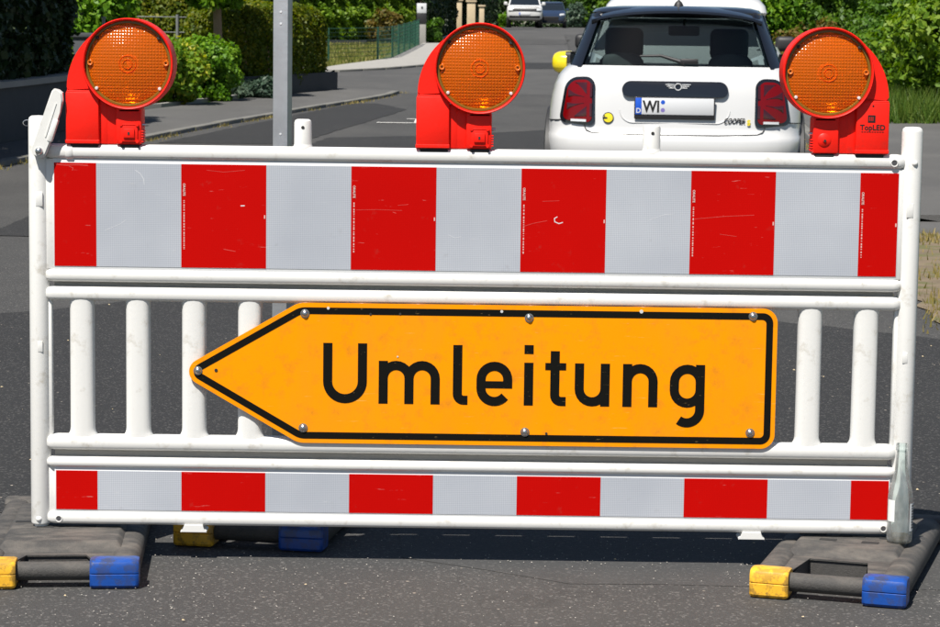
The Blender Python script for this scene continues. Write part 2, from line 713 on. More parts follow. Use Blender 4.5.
def prism(bm, poly, y0, y1, bev=0.):
    """poly (x,z) extruded from y0 (front) to y1"""
    a = [bm.verts.new((x, y0, z)) for x, z in poly]
    b = [bm.verts.new((x, y1, z)) for x, z in poly]
    n = len(poly)
    fs = [bm.faces.new(a), bm.faces.new(b[::-1])]
    for i in range(n):
        j = (i + 1) % n
        fs.append(bm.faces.new((a[i], b[i], b[j], a[j])))
    if bev:
        es = list({e for f in fs[:2] for e in f.edges})
        bmesh.ops.bevel(bm, geom=es, offset=bev, segments=2, affect='EDGES')


def round_poly(pts, radii, seg=8):
    """convex polygon with rounded corners; always seg+1 points per corner"""
    n = len(pts)
    out = []
    for i in range(n):
        p, a, b = Vector(pts[i]), Vector(pts[i - 1]), Vector(pts[(i + 1) % n])
        u, v = (a - p).normalized(), (b - p).normalized()
        ang = u.angle(v)
        r = max(radii[i], 1e-5)
        t = r / math.tan(ang / 2)
        c = p + (u + v).normalized() * (r / math.sin(ang / 2))
        s, e = p + u * t, p + v * t
        a0 = math.atan2(s.y - c.y, s.x - c.x)
        a1 = math.atan2(e.y - c.y, e.x - c.x)
        d = (a1 - a0 + PI) % (2 * PI) - PI
        for k in range(seg + 1):
            q = a0 + d * k / seg
            out.append((c.x + r * math.cos(q), c.y + r * math.sin(q)))
    return out


def inset_poly(pts, d):
    """convex polygon moved inward by d (counter-clockwise or clockwise)"""
    n = len(pts)
    area = sum(pts[i][0] * pts[(i + 1) % n][1] - pts[(i + 1) % n][0] * pts[i][1] for i in range(n))
    sg = 1 if area > 0 else -1
    lines = []
    for i in range(n):
        p, q = Vector(pts[i]), Vector(pts[(i + 1) % n])
        t = (q - p).normalized()
        nrm = Vector((-t.y, t.x)) * sg
        lines.append((p + nrm * d, t))
    out = []
    for i in range(n):
        p1, t1 = lines[i - 1]
        p2, t2 = lines[i]
        den = t1.x * t2.y - t1.y * t2.x
        k = ((p2.x - p1.x) * t2.y - (p2.y - p1.y) * t2.x) / den
        out.append(tuple(p1 + t1 * k))
    return out


def text_mesh(name, body, size, m, parent, mtx, align='LEFT', extrude=.0006, bold=0., xs=1.):
    cu = bpy.data.curves.new(name, 'FONT')
    cu.body = body
    cu.size = size
    cu.extrude = extrude
    cu.offset = bold
    cu.align_x = align
    cu.resolution_u = 3
    t = bpy.data.objects.new('tmp', cu)
    C.objects.link(t)
    bpy.context.view_layer.update()
    dg = bpy.context.evaluated_depsgraph_get()
    me = bpy.data.meshes.new_from_object(t.evaluated_get(dg))
    bpy.data.objects.remove(t)
    me.name = name
    me.transform(mtx @ Matrix.Diagonal((xs, 1, 1, 1)))
    return finish(name, me, m, parent, angle=0)


FRONT = Matrix.Rotation(PI / 2, 4, 'X')          # text plane xy -> xz, facing -Y


def arc(cx, cy, r, a0, a1, n=10):
    return [(cx + r * math.cos(R(a0 + (a1 - a0) * i / n)), cy + r * math.sin(R(a0 + (a1 - a0) * i / n))) for i in range(n + 1)]


def stroke(bm, pts, w, y0, y1):
    """thick 2-D polyline in xz, extruded y0..y1"""
    P = [Vector(p) for p in pts]
    q = [P[0]]
    for p in P[1:]:
        if (p - q[-1]).length > 1e-6:
            q.append(p)
    P = q
    L, Rr = [], []
    for i, p in enumerate(P):
        a = (P[i] - P[i - 1]).normalized() if i > 0 else (P[1] - P[0]).normalized()
        b = (P[i + 1] - P[i]).normalized() if i < len(P) - 1 else a
        t = (a + b).normalized()
        nn = Vector((-t.y, t.x))
        k = w / 2 / max(.35, nn.dot(Vector((-b.y, b.x))))
        L.append(p + nn * k)
        Rr.append(p - nn * k)
    ring = []
    for a, b in zip(L, Rr):
        ring.append([(a.x, y0, a.y), (b.x, y0, b.y), (b.x, y1, b.y), (a.x, y1, a.y)])
    loft(bm, ring)


# ------------------------------------------------------------------ foliage
def leaf_obj(name, P, N, size, m, parent=None, elong=1.5, jitter=.7, up=0.25, kind=None):
    """one leaf (a folded kite of two triangles) per point"""
    n = len(P)
    g = rng.normal(size=(n, 3))
    nn = N + g * jitter + np.array([0, 0, up])
    nn /= np.linalg.norm(nn, axis=1)[:, None] + 1e-9
    t = rng.normal(size=(n, 3))
    t -= nn * np.sum(t * nn, 1)[:, None]
    t /= np.linalg.norm(t, axis=1)[:, None] + 1e-9
    b = np.cross(nn, t)
    s = size * rng.uniform(.6, 1.35, n)[:, None]
    V = np.empty((n, 4, 3))
    V[:, 0] = P - t * s * elong * .5
    V[:, 1] = P + b * s * .5 + nn * s * .12
    V[:, 2] = P + t * s * elong * .5
    V[:, 3] = P - b * s * .5 + nn * s * .12
    me = bpy.data.meshes.new(name)
    me.vertices.add(n * 4)
    me.vertices.foreach_set('co', V.reshape(-1).astype(np.float32))
    me.loops.add(n * 4)
    me.loops.foreach_set('vertex_index', np.arange(n * 4, dtype=np.int32))
    me.polygons.add(n)
    me.polygons.foreach_set('loop_start', np.arange(0, n * 4, 4, dtype=np.int32))
    me.update(calc_edges=True)
    a = me.attributes.new('rnd', 'FLOAT', 'POINT')
    # colour of a leaf: own value plus that of its clump
    cl = np.sin(P[:, 0] * 5.1 + P[:, 2] * 3.3) * np.sin(P[:, 1] * 4.3 - P[:, 2] * 4.7 + 1.3)
    v = np.clip(.5 + .22 * cl + rng.normal(0, .24, n), 0, 1)
    a.data.foreach_set('value', np.repeat(v, 4).astype(np.float32))
    o = finish(name, me, m, parent, angle=0)
    if kind:
        o['kind'] = kind
    return o


def super_pts(c, h, n, e=2.2, shell=.35, rz=0., lump=.10, lf=3.0, cut=None):
    """points through the outer shell of a superellipsoid (centre c, half sizes h)"""
    h = np.array(h, float)
    ar = np.array([h[1] * h[2], h[0] * h[2], h[0] * h[1]])
    ax = rng.choice(3, n, p=ar / ar.sum())
    u = rng.uniform(-1, 1, (n, 3))
    sg = rng.choice([-1., 1.], n)
    u[np.arange(n), ax] = sg
    k = (np.abs(u) ** e).sum(1) ** (1 / e)
    p = u / k[:, None]
    nr = np.sign(p) * np.abs(p) ** (e - 1) / h
    nr /= np.linalg.norm(nr, axis=1)[:, None]
    ph = rng.uniform(0, 6, 6)
    q = p * h
    L = lump * (np.sin(q[:, 0] * lf * 2 + ph[0]) * np.sin(q[:, 1] * lf * 2.3 + ph[1]) + .6 * np.sin(q[:, 2] * lf * 3.1 + ph[2]) + .5 * np.sin(q[:, 0] * lf * 5 + ph[3] + q[:, 2] * lf * 4))
    dep = shell * rng.uniform(0, 1, n) ** 1.6
    q = q + nr * (L - dep * np.minimum.reduce(h)[None] if False else (L - dep * h.min()))[:, None]
    co, si = math.cos(rz), math.sin(rz)
    M = np.array([[co, -si, 0], [si, co, 0], [0, 0, 1]])
    q = q @ M.T + np.array(c)
    nr = nr @ M.T
    return q, nr


def stems(name, c, spread, h, k, r, parent, m='twig'):
    bm = bmesh.new()
    for i in range(k):
        a = 2 * PI * i / k + random.uniform(-.4, .4)
        d = spread * random.uniform(.4, 1)
        p0 = Vector((c[0] + .12 * math.cos(a) * min(1, spread), c[1] + .12 * math.sin(a) * min(1, spread), c[2]))
        p1 = Vector((c[0] + d * .5 * math.cos(a), c[1] + d * .5 * math.sin(a), c[2] + h * .5))
        p2 = Vector((c[0] + d * math.cos(a), c[1] + d * math.sin(a), c[2] + h * random.uniform(.75, 1)))
        add_tube(bm, [p0, p1, p2], [r, r * .7, r * .25], 5)
    return bobj(name, bm, m, parent)


def bush(name, x, y, hw, hd, ht, n, leaf, m, label, cat='bush', group=None, lobes=6, e=2.2, shell=.5, flowers=None, elong=1.5):
    z = gz(y)
    root = empty(name, (x, y, z), 0, label, cat, group)
    PP, NN = [], []
    a, b = super_pts((0, 0, ht * .46), (hw * .8, hd * .8, ht * .46), int(n * .4), e, shell)
    PP.append(a)
    NN.append(b)
    for i in range(lobes):
        t = 2 * PI * i / lobes + random.uniform(-.5, .5)
        rr = random.uniform(.25, .62)
        q = random.uniform(.32, .52)
        cz = ht * random.uniform(.35, .85)
        cz = min(max(cz, q * ht * .62), ht * 1.02 - q * ht * .6)
        a, b = super_pts((hw * rr * math.cos(t), hd * rr * math.sin(t), cz), (hw * q, hd * q, ht * q * .62), int(n * .6 / lobes), 2.1, .6)
        PP.append(a)
        NN.append(b)
    P, N = np.concatenate(PP), np.concatenate(NN)
    k = P[:, 2] > .02
    leaf_obj('foliage', P[k], N[k], leaf, m, root, elong)
    if flowers:
        a, b = super_pts((0, 0, ht * .5), (hw * .93, hd * .93, ht * .48), flowers[0], 2.2, .05)
        k = a[:, 2] > ht * .15
        leaf_obj('blossom', a[k], b[k], flowers[1], flowers[2], root, 1.0)
    stems('stem', (0, 0, -.02), min(hw, hd) * .6, ht * .7, 7, .02, root)
    return root


def tree(name, x, y, th, tr, crown, n, leaf, m, label, group=None, clumps=18):
    """crown=(half width, half depth, half height, centre height)"""
    z = gz(y)
    root = empty(name, (x, y, z), 0, label, 'tree', group)
    bm = bmesh.new()
    lean = random.uniform(-.06, .06)
    top = Vector((lean * th, 0, th))
    add_tube(bm, [(0, 0, -.1), (0.02, .01, th * .35), (lean * th * .5, 0, th * .7), top], [tr * 1.25, tr, tr * .85, tr * .7], 9)
    hw, hd, hh, cz = crown
    cl = []
    for i in range(clumps):
        a = 2.399 * i
        k = (i + .5) / clumps
        rr = math.sqrt(1 - (2 * k - 1) ** 2) * random.uniform(.55, .85)
        c = Vector((hw * rr * math.cos(a), hd * rr * math.sin(a), cz + hh * (2 * k - 1) * .78))
        cl.append(c)
        if i % 2 == 0:
            mid = top.lerp(c, .5) + Vector((0, 0, -.05 * hh))
            add_tube(bm, [top - Vector((0, 0, th * .12)), mid, c], [tr * .45, tr * .25, tr * .08], 5)
    bobj('trunk', bm, 'bark', root)
    PP, NN = [], []
    for c in cl:
        s = random.uniform(.30, .46)
        a, b = super_pts(c, (hw * s, hd * s, hh * s * .8), n // clumps, 2.1, .75, lump=.08 * hw)
        PP.append(a)
        NN.append(b)
    leaf_obj('crown', np.concatenate(PP), np.concatenate(NN), leaf, m, root)
    return root


def hedge(name, p0, p1, depth, z0, z1, n, leaf, m, label, e=7, lump=.05, group=None, shell=.35, stem_n=5):
    """clipped hedge along p0->p1 (x,y of its front edge), depth to the left of that direction"""
    p0, p1 = Vector(p0), Vector(p1)
    d = p1 - p0
    L = d.length
    a = math.atan2(d.y, d.x)
    nv = Vector((-d.y, d.x)).normalized()
    c = (p0 + p1) / 2 + nv * depth / 2
    zg = gz(c.y)
    root = empty(name, (c.x, c.y, zg), a, label, 'hedge', group)
    P, N = super_pts((0, 0, (z0 + z1) / 2), (L / 2, depth / 2, (z1 - z0) / 2), n, e, shell, 0, lump)
    leaf_obj('foliage', P, N, leaf, m, root)
    bm = bmesh.new()
    for i in range(stem_n):
        x = -L / 2 + L * (i + .5) / stem_n
        add_tube(bm, [(x, 0, min(z0, 0) - .02), (x + .05, .03, (z0 + z1) / 2), (x - .04, 0, z1 - .15)], [.035, .025, .01], 6)
    bobj('stem', bm, 'twig', root)
    return root


def grass(name, pts, hgt, wid, m, label, cat='grass'):
    """upright blades at pts (n,3)"""
    n = len(pts)
    a = rng.uniform(0, 2 * PI, n)
    h = hgt * rng.uniform(.4, 1.2, n)
    lean = rng.normal(0, .28, (n, 2)) * h[:, None]
    V = np.empty((n, 4, 3))
    w = wid * rng.uniform(.6, 1.3, n)
    dx, dy = np.cos(a) * w, np.sin(a) * w
    V[:, 0] = pts + np.stack([dx, dy, 0 * dx], 1)
    V[:, 1] = pts - np.stack([dx, dy, 0 * dx], 1)
    V[:, 2] = pts + np.stack([lean[:, 0] - dx * .15, lean[:, 1] - dy * .15, h], 1)
    V[:, 3] = pts + np.stack([lean[:, 0] + dx * .15, lean[:, 1] + dy * .15, h], 1)
    me = bpy.data.meshes.new(name)
    me.vertices.add(n * 4)
    me.vertices.foreach_set('co', V.reshape(-1).astype(np.float32))
    me.loops.add(n * 4)
    me.loops.foreach_set('vertex_index', np.arange(n * 4, dtype=np.int32))
    me.polygons.add(n)
    me.polygons.foreach_set('loop_start', np.arange(0, n * 4, 4, dtype=np.int32))
    me.update(calc_edges=True)
    at = me.attributes.new('rnd', 'FLOAT', 'POINT')
    at.data.foreach_set('value', np.repeat(rng.uniform(0, 1, n), 4).astype(np.float32))
    o = finish(name, me, m, None, angle=0)
    return tag(o, label, cat, kind='stuff')


# ------------------------------------------------------------------ the setting: ground, road, pavements
LEFT = [(-10, -6.2), (0, -5.3), (10, -4.55), (15.2, -4.1), (18.4, -3.73), (22.1, -3.14), (26.5, -2.3), (31.4, -1.28), (33, -1.15)]
LEFT2 = [(42.5, -2.66), (44.5, -1.7), (47.2, -.95), (60, -.45), (70, -.2), (95, .5), (120, 1.2), (145, 1.9)]
RIGHT = [(-10, 1.7), (0, 1.95), (5.9, 2.22), (7.8, 2.52), (10.6, 2.78), (16, 3.4), (24, 4.0), (32, 4.6), (60, 5.3), (110, 6.4), (145, 7.6)]


def itp(tab, y):
    if y <= tab[0][0]:
        return tab[0][1]
    for (a, u), (b, v) in zip(tab, tab[1:]):
        if y <= b:
            return u + (v - u) * (y - a) / (b - a)
    return tab[-1][1]


def ground_sheet(name, rows, m, off, label=None, cat=None, nx=1):
    """rows: (y, x0, x1) strips following the ground height"""
    bm = bmesh.new()
    prev = None
    for y, x0, x1 in rows:
        cur = [bm.verts.new((x0 + (x1 - x0) * i / nx, y, gz(y) + off)) for i in range(nx + 1)]
        if prev:
            for i in range(nx):
                bm.faces.new((prev[i], prev[i + 1], cur[i + 1], cur[i]))
        prev = cur
    o = bobj(name, bm, m, None, angle=60, recalc=False)
    o['kind'] = 'structure'
    if label:
        tag(o, label, cat)
    return o


def yrange(a, b, st):
    n = max(1, int(round((b - a) / st)))
    ys = [a + (b - a) * i / n for i in range(n + 1)]
    for k in (2, 20, 100, 140):
        if a < k < b and min(abs(k - v) for v in ys) > 1e-4:
            ys.append(k)
    return sorted(ys)


ground_sheet('ground', [(y, -500, 500) for y in [-300, 0, 2, 10, 20, 40, 80, 100, 140, 178, 400, 900]], 'lawn_ground', -.012)
ground_sheet('road', [(y, itp(LEFT, y), itp(RIGHT, y)) for y in yrange(-10, 33, 1)], 'asphalt_old', 0)
ground_sheet('pavement', [(y, itp(RIGHT, y), itp([(-10, 3.4), (6, 4.0), (10.6, 4.5)], y)) for y in yrange(-10, 10.6, 1)], 'pavement_asphalt', -.002)
ground_sheet('side_road', [(y, -40, itp(RIGHT, y)) for y in yrange(33, 42.5, 1)], 'asphalt_grey', 0)
ground_sheet('upper_road', [(y, itp(LEFT2, y), itp(RIGHT, y)) for y in yrange(42.5, 145, 2.5)], 'asphalt_grey', 0)


def blob_patch(name, pts, m, off, wob=.05):
    """asphalt repair: closed outline (x,y), densified with a slightly uneven edge"""
    bm = bmesh.new()
    out = []
    n = len(pts)
    for i in range(n):
        p, q = Vector(pts[i]), Vector(pts[(i + 1) % n])
        k = max(2, int((q - p).length / .18))
        for j in range(k):
            r = p.lerp(q, j / k)
            out.append((r.x + random.uniform(-wob, wob), r.y + random.uniform(-wob, wob)))
    vs = [bm.verts.new((x, y, 0)) for x, y in out]
    f = bm.faces.new(vs)
    bmesh.ops.triangulate(bm, faces=[f])
    for v in bm.verts:
        v.co.z = gz(v.co.y) + off
    o = bobj(name, bm, m, None, angle=0, recalc=False)
    for p in o.data.polygons:
        if p.normal.z < 0:
            p.flip()
    o['kind'] = 'structure'
    return o


blob_patch('road_patch', [(-1.9, .55), (-.2, .5), (2.0, .75), (2.1, 2.9), (2.15, 4.3), (1.3, 5.0), (-.2, 5.2), (-1.3, 5.7), (-1.9, 5.0), (-2.7, 4.4), (-2.6, 2.0)], 'asphalt_dark', .0018, .03)
blob_patch('road_patch', [(.25, -.21), (2.0, -.24), (2.0, .75), (-.2, .5), (-.15, .05)], 'asphalt_smooth', .0009, .012)
blob_patch('road_patch', [(-2.9, 8.6), (2.3, 8.1), (2.5, 10.2), (-2.9, 10.7)], 'asphalt_dark', .004, .02)
blob_patch('road_patch', [(-1.9, 17.5), (3.0, 17.2), (3.6, 23.0), (1.0, 23.1), (-.4, 21.5), (-1.6, 20.9)], 'asphalt_dark', .004, .03)
blob_patch('road_patch', [(-3.3, 19.5), (-1.9, 19.6), (-.9, 27.5), (-1.4, 29.2), (-1.75, 29.0)], 'asphalt_dark', .004, .02)
blob_patch('road_patch', [(1.0, 27.5), (3.9, 27.2), (4.2, 31.5), (1.3, 31.6)], 'asphalt_dark', .004, .02)
blob_patch('road_patch', [(.9, 46), (4.4, 47), (4.6, 52), (1.1, 50.5)], 'asphalt_dark', .004, .04)
blob_patch('road_patch', [(2.7, 62), (4.7, 62), (5.4, 88), (3.6, 90)], 'asphalt_old', .004, .04)
blob_patch('road_patch', [(1.2, 70), (2.9, 71), (3.4, 79), (1.7, 80)], 'asphalt_old', .004, .04)

# short white paint bracket on the road
mk = bmesh.new()
for (cx, cy, sx, sy) in ((-.87, 24.02, .62, .11), (-.66, 24.95, .36, .09), (-.50, 24.5, .06, .78), (-.70, 24.5, .05, .78)):
    z = gz(cy) + .0085
    vs = [mk.verts.new((cx + a * sx / 2, cy + b * sy / 2, gz(cy + b * sy / 2) + .0085)) for a, b in ((-1, -1), (1, -1), (1, 1), (-1, 1))]
    mk.faces.new(vs)
tag(bobj('road_marking', mk, 'road_paint', None, angle=0, recalc=False), kind='structure')


def kerbed_pavement(name, edge, back, side, m='pavement_asphalt', h=.045):
    """edge, back: (y,x) tables of kerb line and rear line; side=-1 left, +1 right; kerb stones are children"""
    y0, y1 = edge[0][0], edge[-1][0]
    bm = bmesh.new()
    prev = None
    for y in yrange(y0, y1, .8):
        e = itp(edge, y) + side * .125
        b = itp(back, y)
        xs = [e, e + (b - e) * .5, b, b]
        zs = [h - .004, h + .01, h + .015, -.2]
        cur = [bm.verts.new((x, y, gz(y) + z)) for x, z in zip(xs, zs)]
        if prev:
            for i in range(3):
                q = (prev[i], prev[i + 1], cur[i + 1], cur[i])
                bm.faces.new(q if side > 0 else q[::-1])
        else:
            bm.faces.new(cur if side < 0 else cur[::-1])
        prev = cur
    o = bobj(name, bm, m, None, angle=40, recalc=False)
    o['kind'] = 'structure'
    src = None
    y = y0
    while y < y1 - .9:
        x = itp(edge, y)
        y2 = y + 1.0
        for _ in range(3):
            x2 = itp(edge, y2)
            y2 = y + 1.0 * (y2 - y) / math.hypot(x2 - x, y2 - y)
        x2 = itp(edge, y2)
        d = Vector((x2 - x, y2 - y, gz(y2) - gz(y)))
        if src is None:
            kb = bmesh.new()
            add_box(kb, (0, 0, -.105), (.12, .985, .30), .014, 2)
            me = bpy.data.meshes.new('kerb_stone')
            kb.to_mesh(me)
            kb.free()
            src = me
            k = finish('kerb_stone', me, 'kerb_stone', o)
        else:
            k = bpy.data.objects.new('kerb_stone', src)
            C.objects.link(k)
            k.parent = o
        k.rotation_euler = (math.atan2(d.z, math.hypot(d.x, d.y)), 0, -math.atan2(d.x, d.y))
        k.location = ((x + x2) / 2 + side * .06, (y + y2) / 2, (gz(y) + gz(y2)) / 2 + random.uniform(-.006, .006))
        y = y2
    return o


kerbed_pavement('pavement', [(a, b) for a, b in LEFT if a >= 10] , [(10, -5.0), (15, -4.75), (20.4, -4.45), (25.2, -4.27), (28.8, -3.36), (32.3, -2.2), (33, -2.2)], -1)
kerbed_pavement('pavement', [(a, b) for a, b in LEFT2 if a <= 120], [(42.5, -3.2), (46, -2.75), (49.8, -2.12), (51.6, -1.9), (68, -1.55), (98, -.3), (120, .2)], -1, 'concrete')
o = box('pavement', (-21.6, 43.4, gz(43) - .1), (37, 1.7, .33), 'concrete', None, .01)
o['kind'] = 'structure'
mat('soil', (.15, .115, .075), .95, var=(9, .5), dirt=((.10, .10, .035), 5, .5, .62), bmp=(50, .8))
blob_patch('verge_soil', [(2.02, 3.6), (2.10, 5.0), (2.16, 6.2), (2.42, 7.6), (2.66, 9.6), (3.0, 9.6), (2.85, 7.4), (2.62, 5.6), (2.55, 3.6)], 'soil', .006, .05)
kerbed_pavement('pavement', [(a, b) for a, b in RIGHT if 10 < a <= 110], [(10.6, 4.5), (16, 5.0), (24, 5.9), (28, 6.0), (32, 6.2), (60, 6.9), (110, 8)], 1)

# weeds along the kerbs and verge
def line_pts(tab, y0, y1, n, off, sd, h=0.):
    y = rng.uniform(y0, y1, n)
    # clump along the line
    k = .5 + .5 * np.sin(y * 2.1) * np.sin(y * .77 + 1)
    k = np.clip((np.sin(y * 2.1) * np.sin(y * .77 + 1) + .5 * np.sin(y * 6.3 + 2)) * .9 + .1, 0, 1)
    keep = rng.uniform(0, 1, n) < .04 + .9 * k
    y = y[keep]
    x = np.array([itp(tab, v) for v in y]) + off + rng.normal(0, sd, len(y))
    z = np.array([gz(v) for v in y]) + h
    return np.stack([x, y, z], 1)


grass('kerb_weeds', line_pts(LEFT, 13, 33, 4200, .02, .06), .035, .006, 'grass_dry', 'dry weeds in the gutter of the left kerb')
grass('verge_weeds', np.concatenate([line_pts([(3.6, 2.3), (5.6, 2.36), (7.4, 2.63), (9.6, 2.83)], 3.7, 9.5, 5200, 0, .13, .004), line_pts(RIGHT, 10.6, 26, 2400, -.03, .06, 0)]), .045, .005, 'grass_dry', 'dry grass tufts growing along the right kerb')
gp = np.stack([rng.uniform(-9, -2.2, 26000), rng.uniform(43.5, 67, 26000), np.zeros(26000)], 1)
lb = np.array([itp([(42.5, -3.25), (46, -2.8), (49.8, -2.2), (51.6, -1.95), (68, -1.62)], v) for v in gp[:, 1]])
gp = gp[gp[:, 0] < lb]
gp[:, 2] = [gz(v) for v in gp[:, 1]]
grass('lawn_grass', gp, .12, .016, 'grass_lawn', 'short sunlit lawn behind the green wire fence')
gx = rng.normal(5.55, .30, 2200)
gy = rng.uniform(24.4, 26.4, 2200)
grass('long_grass', np.stack([gx, gy, np.array([gz(v) for v in gy]) + .03], 1), .40, .008, 'grass_green', 'long green grass at the foot of the right-hand bushes')


def grit(name, n, box_, size, m, label):
    x = rng.uniform(box_[0], box_[1], n)
    y = rng.uniform(box_[2], box_[3], n)
    k = rng.uniform(0, 1, n) < .25 + .75 * np.clip(np.sin(x * 2.3 + 1) * np.sin(y * 3.1 + x) + .3, 0, 1)
    x, y = x[k], y[k]
    n = len(x)
    z = np.array([gz(v) for v in y]) + .0045
    s_ = size * rng.uniform(.4, 1.3, n)
    V = np.empty((n, 5, 3))
    a = rng.uniform(0, 2 * PI, n)
    for q in range(4):
        t = a + q * PI / 2 + rng.normal(0, .25, n)
        V[:, q] = np.stack([x + s_ * np.cos(t), y + s_ * np.sin(t), z], 1)
    V[:, 4] = np.stack([x + rng.normal(0, .2, n) * s_, y, z + s_ * rng.uniform(.4, 1.0, n)], 1)
    F = []
    for i in range(n):
        o_ = i * 5
        F += [(o_, o_ + 1, o_ + 4), (o_ + 1, o_ + 2, o_ + 4), (o_ + 2, o_ + 3, o_ + 4), (o_ + 3, o_, o_ + 4)]
    me = bpy.data.meshes.new(name)
    me.from_pydata(V.reshape(-1, 3).tolist(), [], F)
    return tag(finish(name, me, m, None, 0), label, 'grit', kind='stuff')


mat('pale_grit', (.42, .39, .35), .8, var=(40, .4))
mat('petal', (.52, .42, .26), .8, var=(60, .4))
grit('road_grit', 2400, (-1.4, 1.4, -1.2, .3), .0017, 'pale_grit', 'fine pale grit scattered on the asphalt in front of the barrier')
grit('fallen_petals', 420, (-2.2, 2.2, -1.0, 9), .0045, 'petal', 'sparse dry petals fallen on the street')

# ------------------------------------------------------------------ barrier panel
X0, X1 = -1.046, 1.061
bar = empty('barrier_fence', (0, 0, 0), 0, 'white plastic road barrier with red and white reflective bands across the street', 'barrier')
YC = .006


def rail(name, z0, z1, x0=-1.008, x1=1.022, dep=.050, m='white_plastic'):
    """horizontal rail with rounded section and rounded, drawn-in ends"""
    bm = bmesh.new()
    zc, hz, hy = (z0 + z1) / 2, (z1 - z0) / 2, dep / 2
    rings = []
    for x, k in ((x0, .45), (x0 + .004, .72), (x0 + .012, .92), (x0 + .022, 1), (x1 - .022, 1), (x1 - .012, .92), (x1 - .004, .72), (x1, .45)):
        ring = []
        for i in range(20):
            t = 2 * PI * i / 20
            c, s = math.cos(t), math.sin(t)
            ring.append((x, YC + hy * k * math.copysign(abs(c) ** .62, c), zc + hz * k * math.copysign(abs(s) ** .62, s)))
        rings.append(ring)
    loft(bm, rings)
    return bobj(name, bm, m, bar, 50)


rail('top_rail', .957, .9925)
rail('rail', .6665, .6985)
rail('rail', .6215, .656)
rail('rail', .2635, .3005)
rail('rail', .2215, .2475)
rail('bottom_rail', .084, .1165)
# posts
for xc in (X0 + .0245, X1 - .0245):
    bm = bmesh.new()
    lathe(bm, [(0, 0.06), (.017, .06), (.017, .084), (.0235, .0845), (.0245, .088), (.0245, 1.045), (.0225, 1.053), (.017, 1.057), (0, 1.058)], 28, 'Z', (xc, YC, 0))
    p = bobj('post', bm, 'white_plastic', bar, 40)
    s = 1 if xc < 0 else -1
    bm = bmesh.new()
    add_box(bm, (xc + s * .034, YC - .004, .827), (.032, .026, .262), .004)
    add_box(bm, (xc + s * .034, YC, .166), (.032, .026, .118), .004)
    add_box(bm, (xc + s * .024, YC, .4605), (.012, .022, .33), .004)
    bobj('flange', bm, 'white_plastic', p)
    # moulded stub on the post
    bm = bmesh.new()
    add_box(bm, (xc + s * .004, -.0178, .862), (.016, .003, .034), .001)
    bobj('moulding_mark', bm, 'white_plastic', p)
    bm = bmesh.new()
    add_box(bm, (xc + s * .004, -.0178, .512), (.012, .003, .026), .001)
    bobj('moulding_mark', bm, 'white_plastic', p)
# backing boards and grooves
box('board', (.0105, .002, .8275), (1.994, .028, .262), 'white_board', bar, .001)
box('board', (.0105, .002, .1675), (1.994, .028, .112), 'white_board', bar, .001)
box('groove_web', (.0075, .012, .6612), (1.99, .018, .030), 'concrete', bar, .001)
box('groove_web', (.0075, .012, .2555), (1.99, .018, .036), 'concrete', bar, .001)
# balusters (flared feet), sharing one mesh
bm = bmesh.new()
rings = []
for z, kx in ((.294, 1.30), (.300, 1.22), (.305, 1.10), (.311, 1.03), (.318, 1.0), (.608, 1.0), (.615, 1.02), (.620, 1.06), (.626, 1.1)):
    ring = []
    for i in range(20):
        t = 2 * PI * i / 20
        c, s = math.cos(t), math.sin(t)
        ring.append((.0290 * kx * math.copysign(abs(c) ** .72, c), .0225 * math.copysign(abs(s) ** .72, s), z))
    rings.append(ring)
loft(bm, rings)
b0 = None
for i in range(15):
    x = -.921 + .133 * i
    if b0 is None:
        b0 = bobj('baluster', bm, 'white_plastic', bar, 50)
        b0.location = (x, YC + .001, 0)
    else:
        link_copy(b0, 'baluster', bar, (x, YC + .001, 0))
# reflective bands, each field its own sheet
edges = [-.983 + v for v in (0, .099, .2993, .4995, .6997, .8999, 1.1, 1.3, 1.4995, 1.6985, 1.8975, 1.9875)]


def legend(parent, x, ztop, ln, m):
    """tiny manufacturer's print running down the edge of a field"""
    mt = Matrix.Translation((x, -.0141, ztop)) @ FRONT @ Matrix.Rotation(-PI / 2, 4, 'Z')
    text_mesh('print', 'ORALITE', .0075, 'white_print', parent, mt, extrude=.0002, bold=.0003)
    bm = bmesh.new()
    z = ztop - .040
    while z > ztop - ln:
        w = random.uniform(.0015, .006)
        add_box(bm, (x + .0022, -.0137, z - w / 2), (.0028, .0003, w), 0)
        z -= w + random.uniform(.001, .004)
    bobj('print', bm, 'white_print', parent, angle=0)


